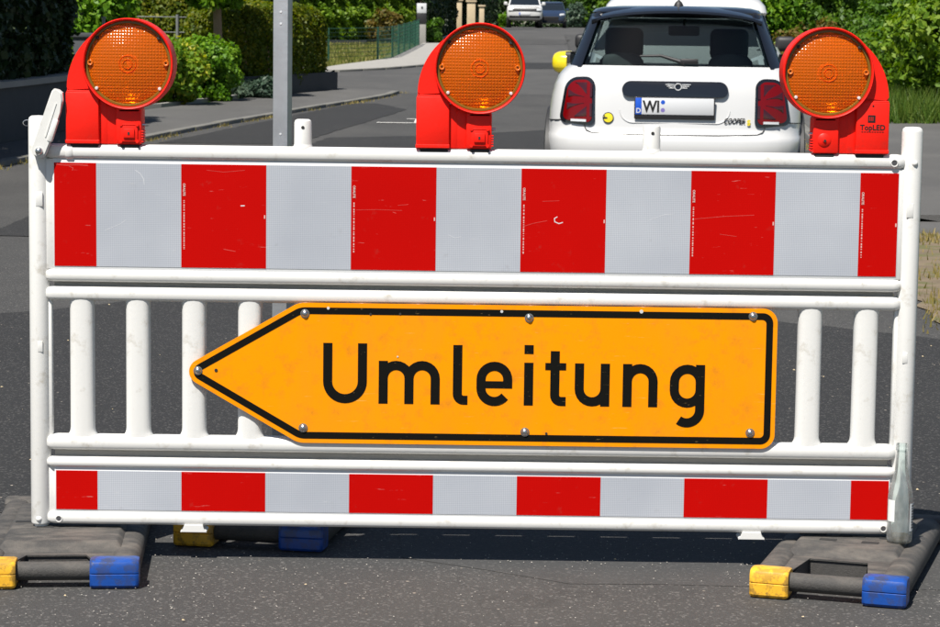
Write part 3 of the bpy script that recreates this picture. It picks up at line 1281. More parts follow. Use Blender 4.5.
for row, (z0, z1) in enumerate(((.7045, .9485), (.1205, .2145))):
    for i in range(11):
        a, b = edges[i], edges[i + 1]
        red = i % 2 == 0
        bm = bmesh.new()
        y0 = 0.0005 if red else .0009
        prism(bm, [(a, z0), (b, z0), (b, z1), (a, z1)], y0 - .0140, -.0095)
        o = bobj('red_field' if red else 'white_field', bm, 'sheet_red' if red else 'sheet_white', bar, 0)
        if row == 0 and red and i > 0:
            legend(o, a + .0045, z1 - .045, .155, 'white_print')
            box('print', (b - .0035, -.0137, (z0 + z1) / 2), (.003, .0006, .008), 'white_print', o, 0)
fields = [o for o in bar.children if o.name.split('.')[0] in ('red_field', 'white_field')][:11]
for fi, w, pts in ((0, .0022, [(0.004, .9445), (.028, .9425), (.055, .944), (.080, .9425)]), (0, .0014, [(.035, .9405), (.045, .936), (.043, .930)]),
                   (1, .0013, [(.092, .933), (.104, .925), (.112, .912), (.113, .899)]), (1, .0008, [(.02, .79), (.055, .805), (.07, .815)]),
                   (2, .0032, [(.140, .852), (.1495, .8525)]), (2, .0016, [(.100, .749), (.128, .744)]), (2, .0010, [(.06, .935), (.10, .931), (.15, .936)]),
                   (4, .0009, [(.012, .846), (.06, .8475), (.12, .846)]), (4, .0016, [(.098, .842), (.106, .8395)]), (4, .0010, [(.11, .858), (.135, .8605)]),
                   (5, .0009, [(.03, .79), (.045, .783), (.06, .786)]), (6, .0011, [(.006, .812), (.03, .820), (.062, .8265)]), (6, .0026, [(.086, .836), (.079, .832), (.080, .824), (.090, .820), (.099, .823)]),
                   (6, .0009, [(.05, .872), (.09, .874)]), (7, .0008, [(.10, .83), (.14, .845), (.16, .846)]), (8, .0011, [(.01, .835), (.08, .842), (.15, .846)]), (8, .0009, [(.07, .80), (.11, .795)])):
    x0_ = edges[fi]
    bm = bmesh.new()
    stroke(bm, [(x0_ + x, z) for x, z in pts], w * .8, -.01368 if fi % 2 == 0 else -.01328, -.0125)
    bobj('scuff', bm, 'scuff' if fi % 2 or w > .0025 else 'scuff_red', fields[fi], 0)
# pegs on the top rail
for x, zt in ((-.399, 1.057), (.4225, 1.054)):
    bm = bmesh.new()
    lathe(bm, [(0, .985), (.0235, .985), (.0235, .992), (.0212, .996), (.0207, 1.0), (.0207, zt - .008), (.019, zt - .003), (.014, zt), (0, zt)], 24, 'Z', (x, YC, 0))
    p = bobj('peg', bm, 'white_plastic', bar, 40)
    bm = bmesh.new()
    lathe(bm, [(0, .0008), (.004, .0008), (.004, -.006)], 12, 'Y', (x + .001, YC - .0203, zt - .019))
    bobj('pin_hole', bm, 'dark_hole', p)
# collar at the left rail end
bm = bmesh.new()
rings = []
for x, k in ((-.956, .98), (-.953, 1.08), (-.940, 1.08), (-.937, .98)):
    rings.append([(x, YC + .025 * k * math.copysign(abs(math.cos(t)) ** .62, math.cos(t)), .9745 + .018 * k * math.copysign(abs(math.sin(t)) ** .62, math.sin(t))) for t in [2 * PI * i / 20 for i in range(20)]])
loft(bm, rings)
bobj('rail_collar', bm, 'white_plastic', bar, 40)


def ring_hole(x, z, y, r=.008):
    bm = bmesh.new()
    add_tube(bm, [(x + r * math.cos(2 * PI * i / 18), y, z + r * math.sin(2 * PI * i / 18)) for i in range(18)], .0016, 6, closed=True)
    o = bobj('hole_rim', bm, 'white_plastic', bar, 60)
    bm = bmesh.new()
    lathe(bm, [(0, .0003), (r * .8, .0003), (r * .8, -.006)], 16, 'Y', (x + .0008, y, z))
    bobj('hole', bm, 'interior_grey', o)


ring_hole(-.976, .0985, -.0195, .0075)
ring_hole(.992, .973, -.0195)
ring_hole(.994, .100, -.0195, .0075)
for x, z in ((-1.0235, .0965), (1.040, .9725)):
    bm = bmesh.new()
    lathe(bm, [(0, .007), (.004, .0062), (.007, .003), (.008, 0), (.008, -.008)], 16, 'Y', (x, -.0155, z))
    bobj('boss', bm, 'white_plastic', bar, 60)
for x in (-.654, .6795):
    bm = bmesh.new()
    prism(bm, [(x - .022, .088), (x + .022, .088), (x + .025, .076), (x + .031, .073), (x + .031, .0695), (x - .031, .0695), (x - .031, .073), (x - .025, .076)], -.022, .03, .0012)
    bobj('clip', bm, 'white_plastic', bar, 30)
# hinged locking lever on the left post
ang = R(18)
piv = Vector((-1.013, 0, .977))
prof = [(-.017, .0), (-.016, -.007), (-.011, -.0145), (0, -.0175), (.011, -.0145), (.016, -.007), (.0175, .0), (.0185, .06), (.0190, .10), (.0165, .130), (.010, .146), (.0, .150), (-.011, .149), (-.0145, .142), (-.0155, .10)]
prof = [(piv.x + x * math.cos(ang) + z * math.sin(ang), piv.z - x * math.sin(ang) + z * math.cos(ang)) for x, z in prof]
bm = bmesh.new()
prism(bm, prof, -.040, -.0175, .003)
lev = bobj('locking_lever', bm, 'white_plastic', bar, 30)
bm = bmesh.new()
pr = [(.003, .035), (.0055, .035), (.0055, .118), (.003, .118)]
prism(bm, [(piv.x + x * math.cos(ang) + z * math.sin(ang), piv.z - x * math.sin(ang) + z * math.cos(ang)) for x, z in pr], -.0415, -.039)
add_box(bm, (piv.x + .0155 * math.cos(ang) + .055 * math.sin(ang), -.0315, piv.z - .0155 * math.sin(ang) + .055 * math.cos(ang)), (.012, .022, .055), .003, mtx=Matrix.Rotation(ang, 4, 'Y'))
bobj('rib', bm, 'white_plastic', lev, 30)
bm = bmesh.new()
lathe(bm, [(0, .010), (.004, .0098), (.0075, .007), (.009, .003), (.0092, 0), (.0092, -.020)], 16, 'Y', (piv.x, -.0400, piv.z - .001))
bobj('rivet', bm, 'steel', lev, 50)
bm = bmesh.new()
add_tube(bm, [(-1.047 + .010 * math.cos(t), -.004, 1.040 + .007 * math.sin(t)) for t in [2 * PI * i / 16 for i in range(16)]], .0009, 5, closed=True)
bobj('wire_loop', bm, 'steel', bar, 60)

# ------------------------------------------------------------------ detour sign
sg = empty('detour_sign', (0, 0, 0), 0, 'orange arrow sign with black border and lettering, bolted to the barrier', 'sign')
base = [(-.694, .4580), (-.405, .2905), (.7275, .2905), (.7275, .6255), (-.405, .6255)]
rad = [.030, .055, .034, .034, .055]
YS = -.0245


def ring_mesh(bm, o, i, y0, y1):
    n = len(o)
    rings = []
    for k in range(n + 1):
        (ax, az), (bx_, bz) = o[k % n], i[k % n]
        rings.append([(ax, y0, az), (bx_, y0, bz), (bx_, y1, bz), (ax, y1, az)])
    vr = [[bm.verts.new(p) for p in r] for r in rings[:-1]]
    for k in range(n):
        a, b = vr[k], vr[(k + 1) % n]
        for q in range(4):
            w = (q + 1) % 4
            bm.faces.new((a[q], a[w], b[w], b[q]))


bm = bmesh.new()
prism(bm, round_poly(base, rad, 10), YS, YS + .003)
bobj('sign_plate', bm, 'sign_orange', sg, 30)
o1, i1 = inset_poly(base, .0105), inset_poly(base, .0265)
bm = bmesh.new()
ring_mesh(bm, round_poly(o1, [.020, .05, .024, .024, .05], 10), round_poly(i1, [.004, .038, .010, .010, .038], 10), YS - .0006, YS + .001)
bobj('border', bm, 'sign_black', sg, 0)
# lettering, drawn as strokes in the proportions of the traffic typeface
K = .001054


def glyph(strokes):
    bm = bmesh.new()
    for q, (pts, w) in enumerate(strokes):
        P = [(-.346 + (x - 52) * K, .3875 + (164 - y) * K) for x, y in pts]
        stroke(bm, P, w * K, YS - .0007 - .00008 * q, YS + .001)
    return bobj('letter', bm, 'sign_black', sg, 0)


W = 20.5
glyph([([(62, 28), (62, 115)] + arc(101, 115, 39, 180, 0, 18) + [(140, 115), (140, 28)], W)])
glyph([([(187, 67), (187, 164)], W), ([(187, 120)] + arc(216, 106, 29, 180, 360, 12) + [(245, 164)], W), ([(245, 120)] + arc(274.5, 106, 29.5, 180, 360, 12) + [(304, 164)], W)])
glyph([([(354, 29), (354, 140)] + arc(368, 140, 14, 180, 90, 6) + [(377, 154)], W)])
glyph([([(409, 118), (470, 118)], 16), ([(467, 126), (467, 106)] + arc(437, 106, 30, 360, 180, 14) + [(407, 126)] + arc(437, 126, 30, 180, 38, 12), W)])
glyph([([(514, 67), (514, 164)], W), ([(514, 27), (514, 47)], W)])
glyph([([(573, 40), (573, 140)] + arc(587, 140, 14, 180, 90, 6) + [(598, 154)], W), ([(551, 75), (598, 75)], 16)])
glyph([([(628, 67), (628, 125)] + arc(657, 125, 29, 180, 0, 12) + [(686, 110)], W), ([(686, 67), (686, 164)], W)])
glyph([([(736, 67), (736, 164)], W), ([(736, 120)] + arc(765, 106, 29, 180, 360, 12) + [(794, 164)], W)])
glyph([([(900, 118)] + arc(871, 106, 29, 360, 180, 12) + [(842, 125)] + arc(871, 125, 29, 180, 0, 12), W), ([(900, 67), (900, 170)] + arc(871, 170, 29, 0, 128, 12), W)])
# bolts
bm = bmesh.new()
lathe(bm, [(0, .0072), (.003, .0070), (.0062, .0052), (.0080, .0025), (.0084, .0018), (.0106, .0016), (.0110, .0006), (.0110, -.004)], 18, 'Y')
bo = None
for x, z in ((-.643, .4605), (-.390, .600), (-.393, .3265), (.140, .5965), (.134, .3235), (.669, .607), (.669, .3285)):
    if bo is None:
        bo = bobj('bolt', bm, 'steel', sg, 40)
        bo.location = (x, YS, z)
    else:
        link_copy(bo, 'bolt', sg, (x, YS, z))
for x, z, r in ((-.600, .462, .0040), (-.335, .6135, .0035), (-.235, .6005, .003), (-.165, .602, .003), (.075, .611, .0035), (.405, .615, .0045), (.185, .3205, .0030), (-.17, .5, .002)):
    bm = bmesh.new()
    lathe(bm, [(0, .0012), (r, .0012), (r, -.001)], 10, 'Y', (x, YS, z))
    bobj('drill_hole', bm, 'dark_hole' if r in (.0040, .0030, .003) else 'silver', sg, 0)


# ------------------------------------------------------------------ warning lamps
def warning_lamp(x, sx, label):
    """sx=+1: battery case to the left of the lens; -1: mirrored"""
    root = empty('warning_lamp', (x, YC, .9925), 0, label, 'warning lamp', 'amber warning lamps on the barrier')
    cz = .189

    def f(px):
        return px * sx

    # battery case
    bm = bmesh.new()
    add_box(bm, (f(-.1085), .004, .063), (.078, .066, .120), .004, 2)
    add_box(bm, (f(-.1085), .004, .006), (.080, .068, .010), .002, 1)
    case = bobj('battery_case', bm, 'lamp_red', root)
    bm = bmesh.new()
    add_box(bm, (f(-.1085), .004, .1235), (.074, .062, .004), .0015, 1)
    bobj('case_lid', bm, 'lamp_red', case)
    # recessed web and front block
    bm = bmesh.new()
    add_box(bm, (f(-.045), .008, .0465), (.055, .050, .091), .003, 2)
    add_box(bm, (f(-.061), .007, .0525), (.022, .050, .103), .003, 2)
    web = bobj('web', bm, 'lamp_red', root)
    bm = bmesh.new()
    add_box(bm, (f(.000), .004, .0435), (.060, .064, .085), .004, 2)
    blk = bobj('lock_block', bm, 'lamp_red', root)
    if sx > 0:
        bm = bmesh.new()
        add_box(bm, (.0015, -.0285, .0275), (.040, .006, .040), .0015)
        add_box(bm, (.0015, -.0325, .0275), (.026, .006, .022), .0015)
        for dx in (-.0175, .0205):
            for dz in (.008, .047):
                add_cyl(bm, (dx, -.026, dz), (dx, -.0335, dz), .0042, .0036, 10)
        add_box(bm, (.0015, -.0305, .0475), (.034, .004, .0035), .001)
        bobj('lock_plate', bm, 'lamp_red', blk)
        bm = bmesh.new()
        add_box(bm, (.001, -.0355, .0270), (.0045, .0015, .0065), 0)
        bobj('keyhole', bm, 'dark_hole', blk)
    else:
        bm = bmesh.new()
        lathe(bm, [(0, .0066), (.004, .0066), (.0050, .0050), (.014, .0032), (.0165, .0014), (.0168, -.003)], 24, 'Y', (f(.004), -.027, .032))
        bobj('lock_boss', bm, 'lamp_red', blk, 40)
        bm = bmesh.new()
        lathe(bm, [(0, .0007), (.0032, .0007), (.0032, -.002)], 12, 'Y', (f(.003), -.0335, .031))
        bobj('keyhole', bm, 'dark_hole', blk)
    bm = bmesh.new()
    for k in range(5):
        add_box(bm, (f(.0315), -.006, .008 + .006 * k), (.006, .040, .0030), .0008, 1)
    bobj('grip_rib', bm, 'lamp_red', blk)
    bm = bmesh.new()
    add_cyl(bm, (f(.029), -.014, .047), (f(.039), -.014, .047), .0038, .0034, 10)
    bobj('side_screw', bm, 'steel', blk)
    # curved neck between case and lens drum
    P = []
    for i in range(13):
        t = R(183 - 60 * i / 12)
        P.append((f(.006 + .151 * math.cos(t)), .128 + .160 * math.sin(t)))
    for i in range(9):
        t = R(140 + 78 * i / 8)
        P.append((f(.1035 * math.cos(t)), cz + .1035 * math.sin(t)))
    bm = bmesh.new()
    prism(bm, P, -.026, .034, .006)
    bobj('neck', bm, 'lamp_red', root)
    # neck under the drum
    bm = bmesh.new()
    add_box(bm, (f(.002), .0, .0835), (.052, .056, .016), .003)
    bobj('drum_foot', bm, 'lamp_red', root)
    # drum
    bm = bmesh.new()
    lathe(bm, [(0, -.058), (.045, -.056), (.085, -.046), (.1035, -.030), (.1065, -.022), (.1065, .050), (.1060, .0545), (.1045, .0562), (.1020, .0550), (.1005, .0500), (.1005, .0300), (.0990, .028)], 72, 'Y', (0, 0, cz))
    drum = bobj('drum', bm, 'lamp_red', root, 40)
    bm = bmesh.new()
    ringp = []
    for r, h in ((.1005, .043), (.0995, .0455), (.0950, .0460), (.0935, .043)):
        ringp.append((r, h))
    lathe(bm, ringp, 64, 'Y', (0, 0, cz))
    bobj('seal_ring', bm, 'lamp_seal', drum, 40)
    # lens (flat dome), reflector and bulb
    bm = bmesh.new()
    lathe(bm, [(0, .0565), (.02, .0558), (.045, .0532), (.07, .0485), (.086, .0445), (.0955, .0410)], 64, 'Y', (0, 0, cz))
    lens = bobj('lens', bm, 'amber_lens', root, 60)
    lens.location = (0, .012, 0)
    drum.location = (0, .012, 0)
    bm = bmesh.new()
    lathe(bm, [(.097, .038), (.084, .016), (.062, -.010), (.040, -.028), (.018, -.038), (0, -.040)], 48, 'Y', (0, 0, cz))
    bobj('reflector', bm, 'reflector', drum, 60)
    bm = bmesh.new()
    lathe(bm, [(.0185, .028), (.0205, .030), (.0225, .028), (.0225, -.034), (.0185, -.034), (.0185, .028)], 32, 'Y', (0, 0, cz))
    lathe(bm, [(0, .024), (.006, .0225), (.010, .018), (.011, .010), (.011, -.036)], 24, 'Y', (0, 0, cz))
    bobj('bulb', bm, 'bulb_amber', drum, 40)
    bm = bmesh.new()
    add_tube(bm, [(.0105 * math.cos(2 * PI * i / 20), -.0566, cz + .0105 * math.sin(2 * PI * i / 20)) for i in range(20)], .0013, 6, closed=True)
    add_tube(bm, [(.0195 * math.cos(2 * PI * i / 28), -.0560, cz + .0195 * math.sin(2 * PI * i / 28)) for i in range(28)], .0012, 6, closed=True)
    bobj('lens_ring', bm, 'amber_lens', lens, 60)
    # screws and moulded bosses round the rim
    for a, m in ((-38, 'silver'), (-142, 'silver'), (40, 'dark_hole'), (140, 'dark_hole')):
        bm = bmesh.new()
        lathe(bm, [(0, .0035), (.0030, .0032), (.0042, .0015), (.0043, -.003)], 12, 'Y', (.0935 * math.cos(R(a)), -.0450, cz + .0935 * math.sin(R(a))))
        bobj('screw', bm, m, drum, 40)
    for a in (0, 180):
        bm = bmesh.new()
        cx = .0885 * math.cos(R(a))
        lathe(bm, [(.0022, .002), (.0034, .0034), (.0060, .0034), (.0070, .0015), (.0072, -.004)], 20, 'Y', (cx, -.0455, cz + .002))
        bobj('moulded_boss', bm, 'bulb_amber', lens, 50)
    bm = bmesh.new()
    add_box(bm, (f(-.105), .0, -.004), (.066, .048, .010), .003)
    bobj('rubber_foot', bm, 'black_rubber', root)
    bm = bmesh.new()
    add_box(bm, (f(.002), .0, -.004), (.046, .048, .010), .003)
    bobj('rubber_foot', bm, 'black_rubber', root)
    if sx < 0:
        bx_ = f(-.1085)
        bm = bmesh.new()
        add_box(bm, (bx_ - .003, -.0294, .0835), (.0175, .0006, .0170), 0)
        bobj('print', bm, 'black_print', case, 0)
        bm = bmesh.new()
        for k in range(3):
            add_box(bm, (bx_ - .008 + .004 * k, -.0298, .0835), (.0012, .0004, .010), 0)
        bobj('print', bm, 'lamp_red', case, 0)
        text_mesh('print', 'TopLED', .0175, 'black_print', case, Matrix.Translation((bx_, -.0293, .0575)) @ FRONT, 'CENTER', .0003, .0004, 1.0)
        bm = bmesh.new()
        for k in range(9):
            add_box(bm, (bx_ - .024 + .006 * k, -.0294, .0530), (.0042, .0006, .0014), 0)
        add_box(bm, (bx_, -.0294, .1135), (.004, .0006, .004), 0)
        bobj('print', bm, 'black_print', case, 0)
    return root


warning_lamp(-.806, 1, 'red warning lamp with amber lens, next to the locking lever on the left post')
warning_lamp(.0155, 1, 'red warning lamp with amber lens in the middle of the barrier')
warning_lamp(.829, -1, 'red warning lamp with black print, its battery case turned towards the right post')


# ------------------------------------------------------------------ foot plates
def foot_plate(x, y, rz, label, wdt=.188, ny=.12, m_front=('worn_yellow', 'worn_blue')):
    """local: width along x, front end at y=-.40"""
    root = empty('foot_plate', (x, y, 0), rz, label, 'foot plate', 'recycled rubber foot plates')
    hw, hl, h = wdt, .40, .056
    nx0, nx1 = -.088, .078                    # opening behind the grab bar
    # main slab with an opening at either end (outline as one polygon, grab bars close the openings)
    out = [(-hw + .02, -hl + .055), (nx0, -hl + .055), (nx0 + .012, -hl + ny), (nx1 - .012, -hl + ny), (nx1, -hl + .055), (hw - .02, -hl + .055),
           (hw - .02, hl - .055), (-nx0, hl - .055), (-nx0 - .012, hl - .11), (-nx1 + .012, hl - .11), (-nx1, hl - .055), (-hw + .02, hl - .055)]
    bm = bmesh.new()
    a = [bm.verts.new((px, py, .010)) for px, py in out]
    b = [bm.verts.new((px, py, h)) for px, py in out]
    bm.faces.new(a[::-1])
    bm.faces.new(b)
    for i in range(len(out)):
        j = (i + 1) % len(out)
        bm.faces.new((a[i], a[j], b[j], b[i]))
    bmesh.ops.bevel(bm, geom=[e for e in bm.edges if abs(e.verts[0].co.z - h) < 1e-5 and abs(e.verts[1].co.z - h) < 1e-5], offset=.004, segments=2, affect='EDGES')
    bobj('slab', bm, 'dusty_rubber', root, 30)
    # raised middle with sloping flanks
    bm = bmesh.new()
    rings = []
    y0_ = -hl + ny + .018
    for k, z in ((0, h - .004), (.003, h + .001), (.030, .0745), (.036, .0765)):
        rings.append([(px, py, z) for px, py in round_poly([(-hw + .040 + k * .55, y0_ + k), (hw - .040 - k * .55, y0_ + k), (hw - .040 - k * .55, .27 - k), (-hw + .040 + k * .55, .27 - k)], [.012] * 4, 4)])
    loft(bm, rings, True, True)
    mid = bobj('raised_middle', bm, 'dusty_rubber', root, 25)
    # sockets for the posts
    bm = bmesh.new()
    bm.free()
    for sx, sy, lx in ((-.095, 0, .062), (.0, 0, .062), (.095, 0, .062), (-.05, -.06, .04), (.05, -.06, .04)):
        bm = bmesh.new()
        add_box(bm, (sx, sy, .0757), (lx, .020, .004), 0)
        bobj('socket', bm, 'dark_hole', mid, 0)
    # rolled side edges
    for s in (-1, 1):
        bm = bmesh.new()
        rings = []
        for py, q in ((-hl + .03, .85), (-hl + .05, 1), (hl - .05, 1), (hl - .03, .85)):
            rings.append([(s * (hw - .034) + .034 * q * math.copysign(abs(math.cos(t)) ** .75, math.cos(t)), py, .034 + .032 * q * math.copysign(abs(math.sin(t)) ** .75, math.sin(t))) for t in [2 * PI * i / 18 for i in range(18)]])
        loft(bm, rings)
        bobj('side_edge', bm, 'dusty_rubber', root, 40)
    # coloured corner grips and grab bars, both ends
    for e in (1, -1):
        for s, m in ((-1, m_front[0]), (1, m_front[1])):
            x0, x1 = ((-hw, nx0) if s < 0 else (nx1, hw))
            cx, wx = (x0 + x1) / 2, (x1 - x0)
            bm = bmesh.new()
            prf = [(-.034, .009), (-.030, .003), (.030, .003), (.034, .009), (.034, .056), (.026, .065), (.010, .068), (-.014, .068), (-.023, .0665), (-.030, .062), (-.034, .054), (-.034, .0375), (-.0315, .0355), (-.034, .0335)]
            rings = []
            for px, q in ((-wx / 2, .90), (-wx / 2 + .003, .965), (-wx / 2 + .009, 1), (wx / 2 - .009, 1), (wx / 2 - .003, .965), (wx / 2, .90)):
                rings.append([(e * (cx + px), -e * (hl - .034) + e * py * q, .036 + (pz - .036) * q) for py, pz in prf])
            loft(bm, rings)
            bobj('corner_grip', bm, m if e > 0 else 'dusty_rubber', root, 28)
        bm = bmesh.new()
        add_cyl(bm, (e * (nx0 - .01), -e * (hl - .034), .037), (e * (nx1 + .01), -e * (hl - .034), .037), .0215, .0215, 20)
        bobj('grab_bar', bm, 'dusty_rubber', root, 40)
    return root


foot_plate(-.965, .055, R(5), 'dusty foot plate under the left post, yellow corner cut off by the picture edge')
foot_plate(.925, .0, R(-17), 'dusty foot plate under the right post, carrying the glass bottle', .176, .215)
foot_plate(-.475, .505, R(-9), 'shaded foot plate behind the barrier, holding the grey metal pole')

# square sign pole behind the barrier
pole = empty('sign_pole', (-.487, .505, .077), R(-13), 'square grey galvanised pole standing behind the barrier', 'pole')
bm = bmesh.new()
add_box(bm, (0, 0, 1.25), (.0405, .0405, 2.5), .004, 2)
bobj('shaft', bm, 'galvanised', pole, 40)
bm = bmesh.new()
for z in (1.205, .925, .880, 1.235):
    lathe(bm, [(0, .0012), (.003, .0010), (.0034, -.001)], 10, 'Y', (.001, -.0202, z))
bobj('rivet', bm, 'silver', pole, 0)
box('cap', (0, 0, 2.505), (.043, .043, .014), 'black_rubber', pole, .003)
box('collar', (0, 0, .012), (.056, .056, .030), 'dusty_rubber', pole, .004)

# ------------------------------------------------------------------ bottle
bt = empty('glass_bottle', (1.026, -.056, .0768), R(20), 'empty clear glass bottle on the right foot plate', 'bottle')
bm = bmesh.new()
OUT = [(0, 0), (.026, 0), (.0295, .003), (.0302, .010), (.0302, .098), (.0295, .112), (.0270, .128), (.0225, .146), (.0178, .163), (.0148, .180), (.0135, .198), (.0128, .216), (.0128, .219), (.0150, .221), (.0152, .226), (.0140, .228), (.0140, .233), (.0135, .236)]
lathe(bm, OUT, 40)
bobj('glass', bm, 'bottle_glass', bt, 60)
bm = bmesh.new()
lathe(bm, [(.0105, .236), (.0100, .215), (.0112, .198), (.0125, .180), (.0155, .163), (.02, .146), (.0245, .128), (.0268, .112), (.0272, .098), (.0272, .012), (.024, .006), (0, .009)], 36)
bobj('inner_wall', bm, 'car_glass_clear', bt, 60)
bm = bmesh.new()
lathe(bm, [(0, .0092), (.0240, .0065), (.0268, .013), (.0268, .0175), (0, .0175)], 36)
bobj('liquid_rest', bm, 'beer_rest', bt, 60)


def wrap(name, a0, a1, z0, z1, r, m, parent):
    bm = bmesh.new()
    rings = [[(r * math.cos(R(a0 + (a1 - a0) * i / 12)), r * math.sin(R(a0 + (a1 - a0) * i / 12)), z) for i in range(13)] for z in (z0, z1)]
    loft(bm, rings, False, False, closed=False)
    return bobj(name, bm, m, parent, 60)


lab = wrap('label', -72, -18, .030, .096, .0306, 'paper_label', bt)
wrap('label', 172, 215, .052, .104, .0306, 'paper_label', bt)
bm = bmesh.new()
for k in range(9):
    z = .036 + .0065 * k
    n = random.choice((2, 3, 4))
    a = -60
    for q in range(n):
        w = random.uniform(4, 9)
        rr = .0309
        pts = [(rr * math.cos(R(a)), rr * math.sin(R(a))), (rr * math.cos(R(a + w)), rr * math.sin(R(a + w)))]
        bm.faces.new([bm.verts.new((pts[0][0], pts[0][1], z)), bm.verts.new((pts[1][0], pts[1][1], z)), bm.verts.new((pts[1][0], pts[1][1], z + .0038)), bm.verts.new((pts[0][0], pts[0][1], z + .0038))])
        a += w + 2
bobj('print', bm, 'black_print', lab, 0)


# ------------------------------------------------------------------ cars: stacked plan outlines
def outline(w, yr, yf, Lr, Lf, nr, nf, k=14):
    """plan outline: rear superellipse, straight flanks, front superellipse (counter-clockwise from rear right)"""
    pts = []
    for i in range(k + 1):                                # rear, left to right
        t = PI * i / k
        c, s = -math.cos(t), math.sin(t)
        pts.append((w * math.copysign(abs(c) ** (2 / nr), c), yr + Lr - Lr * abs(s) ** (2 / nr)))
    for i in range(k + 1):
        t = PI * i / k
        c, s = math.cos(t), math.sin(t)
        pts.append((w * math.copysign(abs(c) ** (2 / nf), c), yf - Lf + Lf * abs(s) ** (2 / nf)))
    return pts


def stack(name, levels, m, parent, nr=4., nf=3., Lr=.6, Lf=.9, cap0=True, cap1=True, angle=38):
    bm = bmesh.new()
    loft(bm, [[(x, y, z) for x, y in outline(w, yr, yf, Lr, Lf, nr, nf)] for z, w, yr, yf in levels], cap0, cap1)
    return bobj(name, bm, m, parent, angle)


class Rear:
    """rear surface of a stack: y at (x,z)"""

    def __init__(s, levels, nr=4., Lr=.6):
        s.l, s.nr, s.Lr = levels, nr, Lr

    def at(s, z):
        L = s.l
        if z <= L[0][0]:
            return L[0][1], L[0][2]
        for a, b in zip(L, L[1:]):
            if z <= b[0]:
                k = (z - a[0]) / (b[0] - a[0])
                return a[1] + (b[1] - a[1]) * k, a[2] + (b[2] - a[2]) * k
        return L[-1][1], L[-1][2]

    def y(s, x, z):
        w, yr = s.at(z)
        u = min(.999, abs(x) / w)
        return yr + s.Lr - s.Lr * (1 - u ** s.nr) ** (1 / s.nr)

    def patch(s, name, poly, off, m, parent, thick=.012, rings=5):
        """polygon (x,z) laid on the surface, off = proud of it"""
        cx = sum(p[0] for p in poly) / len(poly)
        cz = sum(p[1] for p in poly) / len(poly)
        bm = bmesh.new()
        R_ = [[(p[0], s.y(p[0], p[1]) - off + thick, p[1]) for p in poly]]
        for k in range(rings):
            q = 1 - k / rings
            ring = []
            for p in poly:
                x, z = cx + (p[0] - cx) * q, cz + (p[1] - cz) * q
                ring.append((x, s.y(x, z) - off - .002 * (1 - q), z))
            R_.append(ring)
        vr = loft(bm, R_, False, False)
        c = bm.verts.new((cx, s.y(cx, cz) - off - .002, cz))
        last = vr[-1]
        for i in range(len(last)):
            bm.faces.new((last[i], last[(i + 1) % len(last)], c))
        return bobj(name, bm, m, parent, 40)

    def strip(s, name, p, q, w, off, m, parent, n=8):
        p, q = Vector(p), Vector(q)
        d = (q - p).normalized()
        nv = Vector((-d.y, d.x)) * w / 2
        bm = bmesh.new()
        rings = []
        for i in range(n + 1):
            c = p.lerp(q, i / n)
            a, b = c + nv, c - nv
            rings.append([(a.x, s.y(a.x, a.y) - off, a.y), (b.x, s.y(b.x, b.y) - off, b.y), (b.x, s.y(b.x, b.y) - off + .004, b.y), (a.x, s.y(a.x, a.y) - off + .004, a.y)])
        loft(bm, rings)
        return bobj(name, bm, m, parent, 30)


def wheel(parent, x, y, r, wid, rim_m='chrome'):
    s = 1 if x > 0 else -1
    root = bpy.data.objects.new('wheel', None)
    C.objects.link(root)
    root.parent = parent
    root.location = (x, y, r)
    root.rotation_euler = (0, 0, s * PI / 2)
    bm = bmesh.new()
    lathe(bm, [(r * .62, wid * .48), (r * .72, wid * .5), (r * .93, wid * .46), (r, wid * .34), (r, -wid * .34), (r * .93, -wid * .46), (r * .62, -wid * .46), (r * .62, wid * .48)], 40, 'Y')
    bobj('tyre', bm, 'black_rubber', root, 40)
    bm = bmesh.new()
    lathe(bm, [(0, wid * .40), (r * .16, wid * .41), (r * .20, wid * .34), (r * .60, wid * .38), (r * .625, wid * .44), (r * .625, -wid * .4)], 30, 'Y')
    bobj('rim', bm, rim_m, root, 40)


# --- white hatchback
car = empty('parked_car', (1.375, 10.74, gz(10.9)), R(-5), 'white hatchback with black roof and yellow mirror, parked behind the barrier', 'car')
car.scale = (1.028, 1.03, 1.014)
ML = [(.17, .74, .22, 3.60), (.24, .80, .10, 3.72), (.33, .842, .03, 3.79), (.43, .862, .002, 3.82), (.50, .867, 0, 3.82), (.535, .866, .012, 3.80),
      (.555, .864, .034, 3.79), (.60, .862, .042, 3.77), (.70, .858, .052, 3.72), (.80, .846, .066, 3.55), (.88, .826, .084, 3.2), (.94, .800, .106, 2.95), (.985, .762, .132, 2.75), (1.005, .735, .15, 2.62)]
stack('body', ML, 'car_white', car, cap0=True, cap1=False)
RS = Rear(ML)
# belt shelf and dark cabin tub
bm = bmesh.new()
vin = [(x * .985, y) for x, y in outline(.735, .16, 2.62, .6, .9, 4., 3.)]
prev = [bm.verts.new((x, y, 1.004)) for x, y in vin]
low = [bm.verts.new((x * .90, y * .94 + .06, .93)) for x, y in vin]
flo = [bm.verts.new((x * .88, y * .9 + .12, .35)) for x, y in vin]
for A, B in ((prev, low), (low, flo)):
    for i in range(len(A)):
        j = (i + 1) % len(A)
        bm.faces.new((A[i], A[j], B[j], B[i]))
bm.faces.new(flo)
bobj('cabin_lining', bm, 'interior', car, 40)
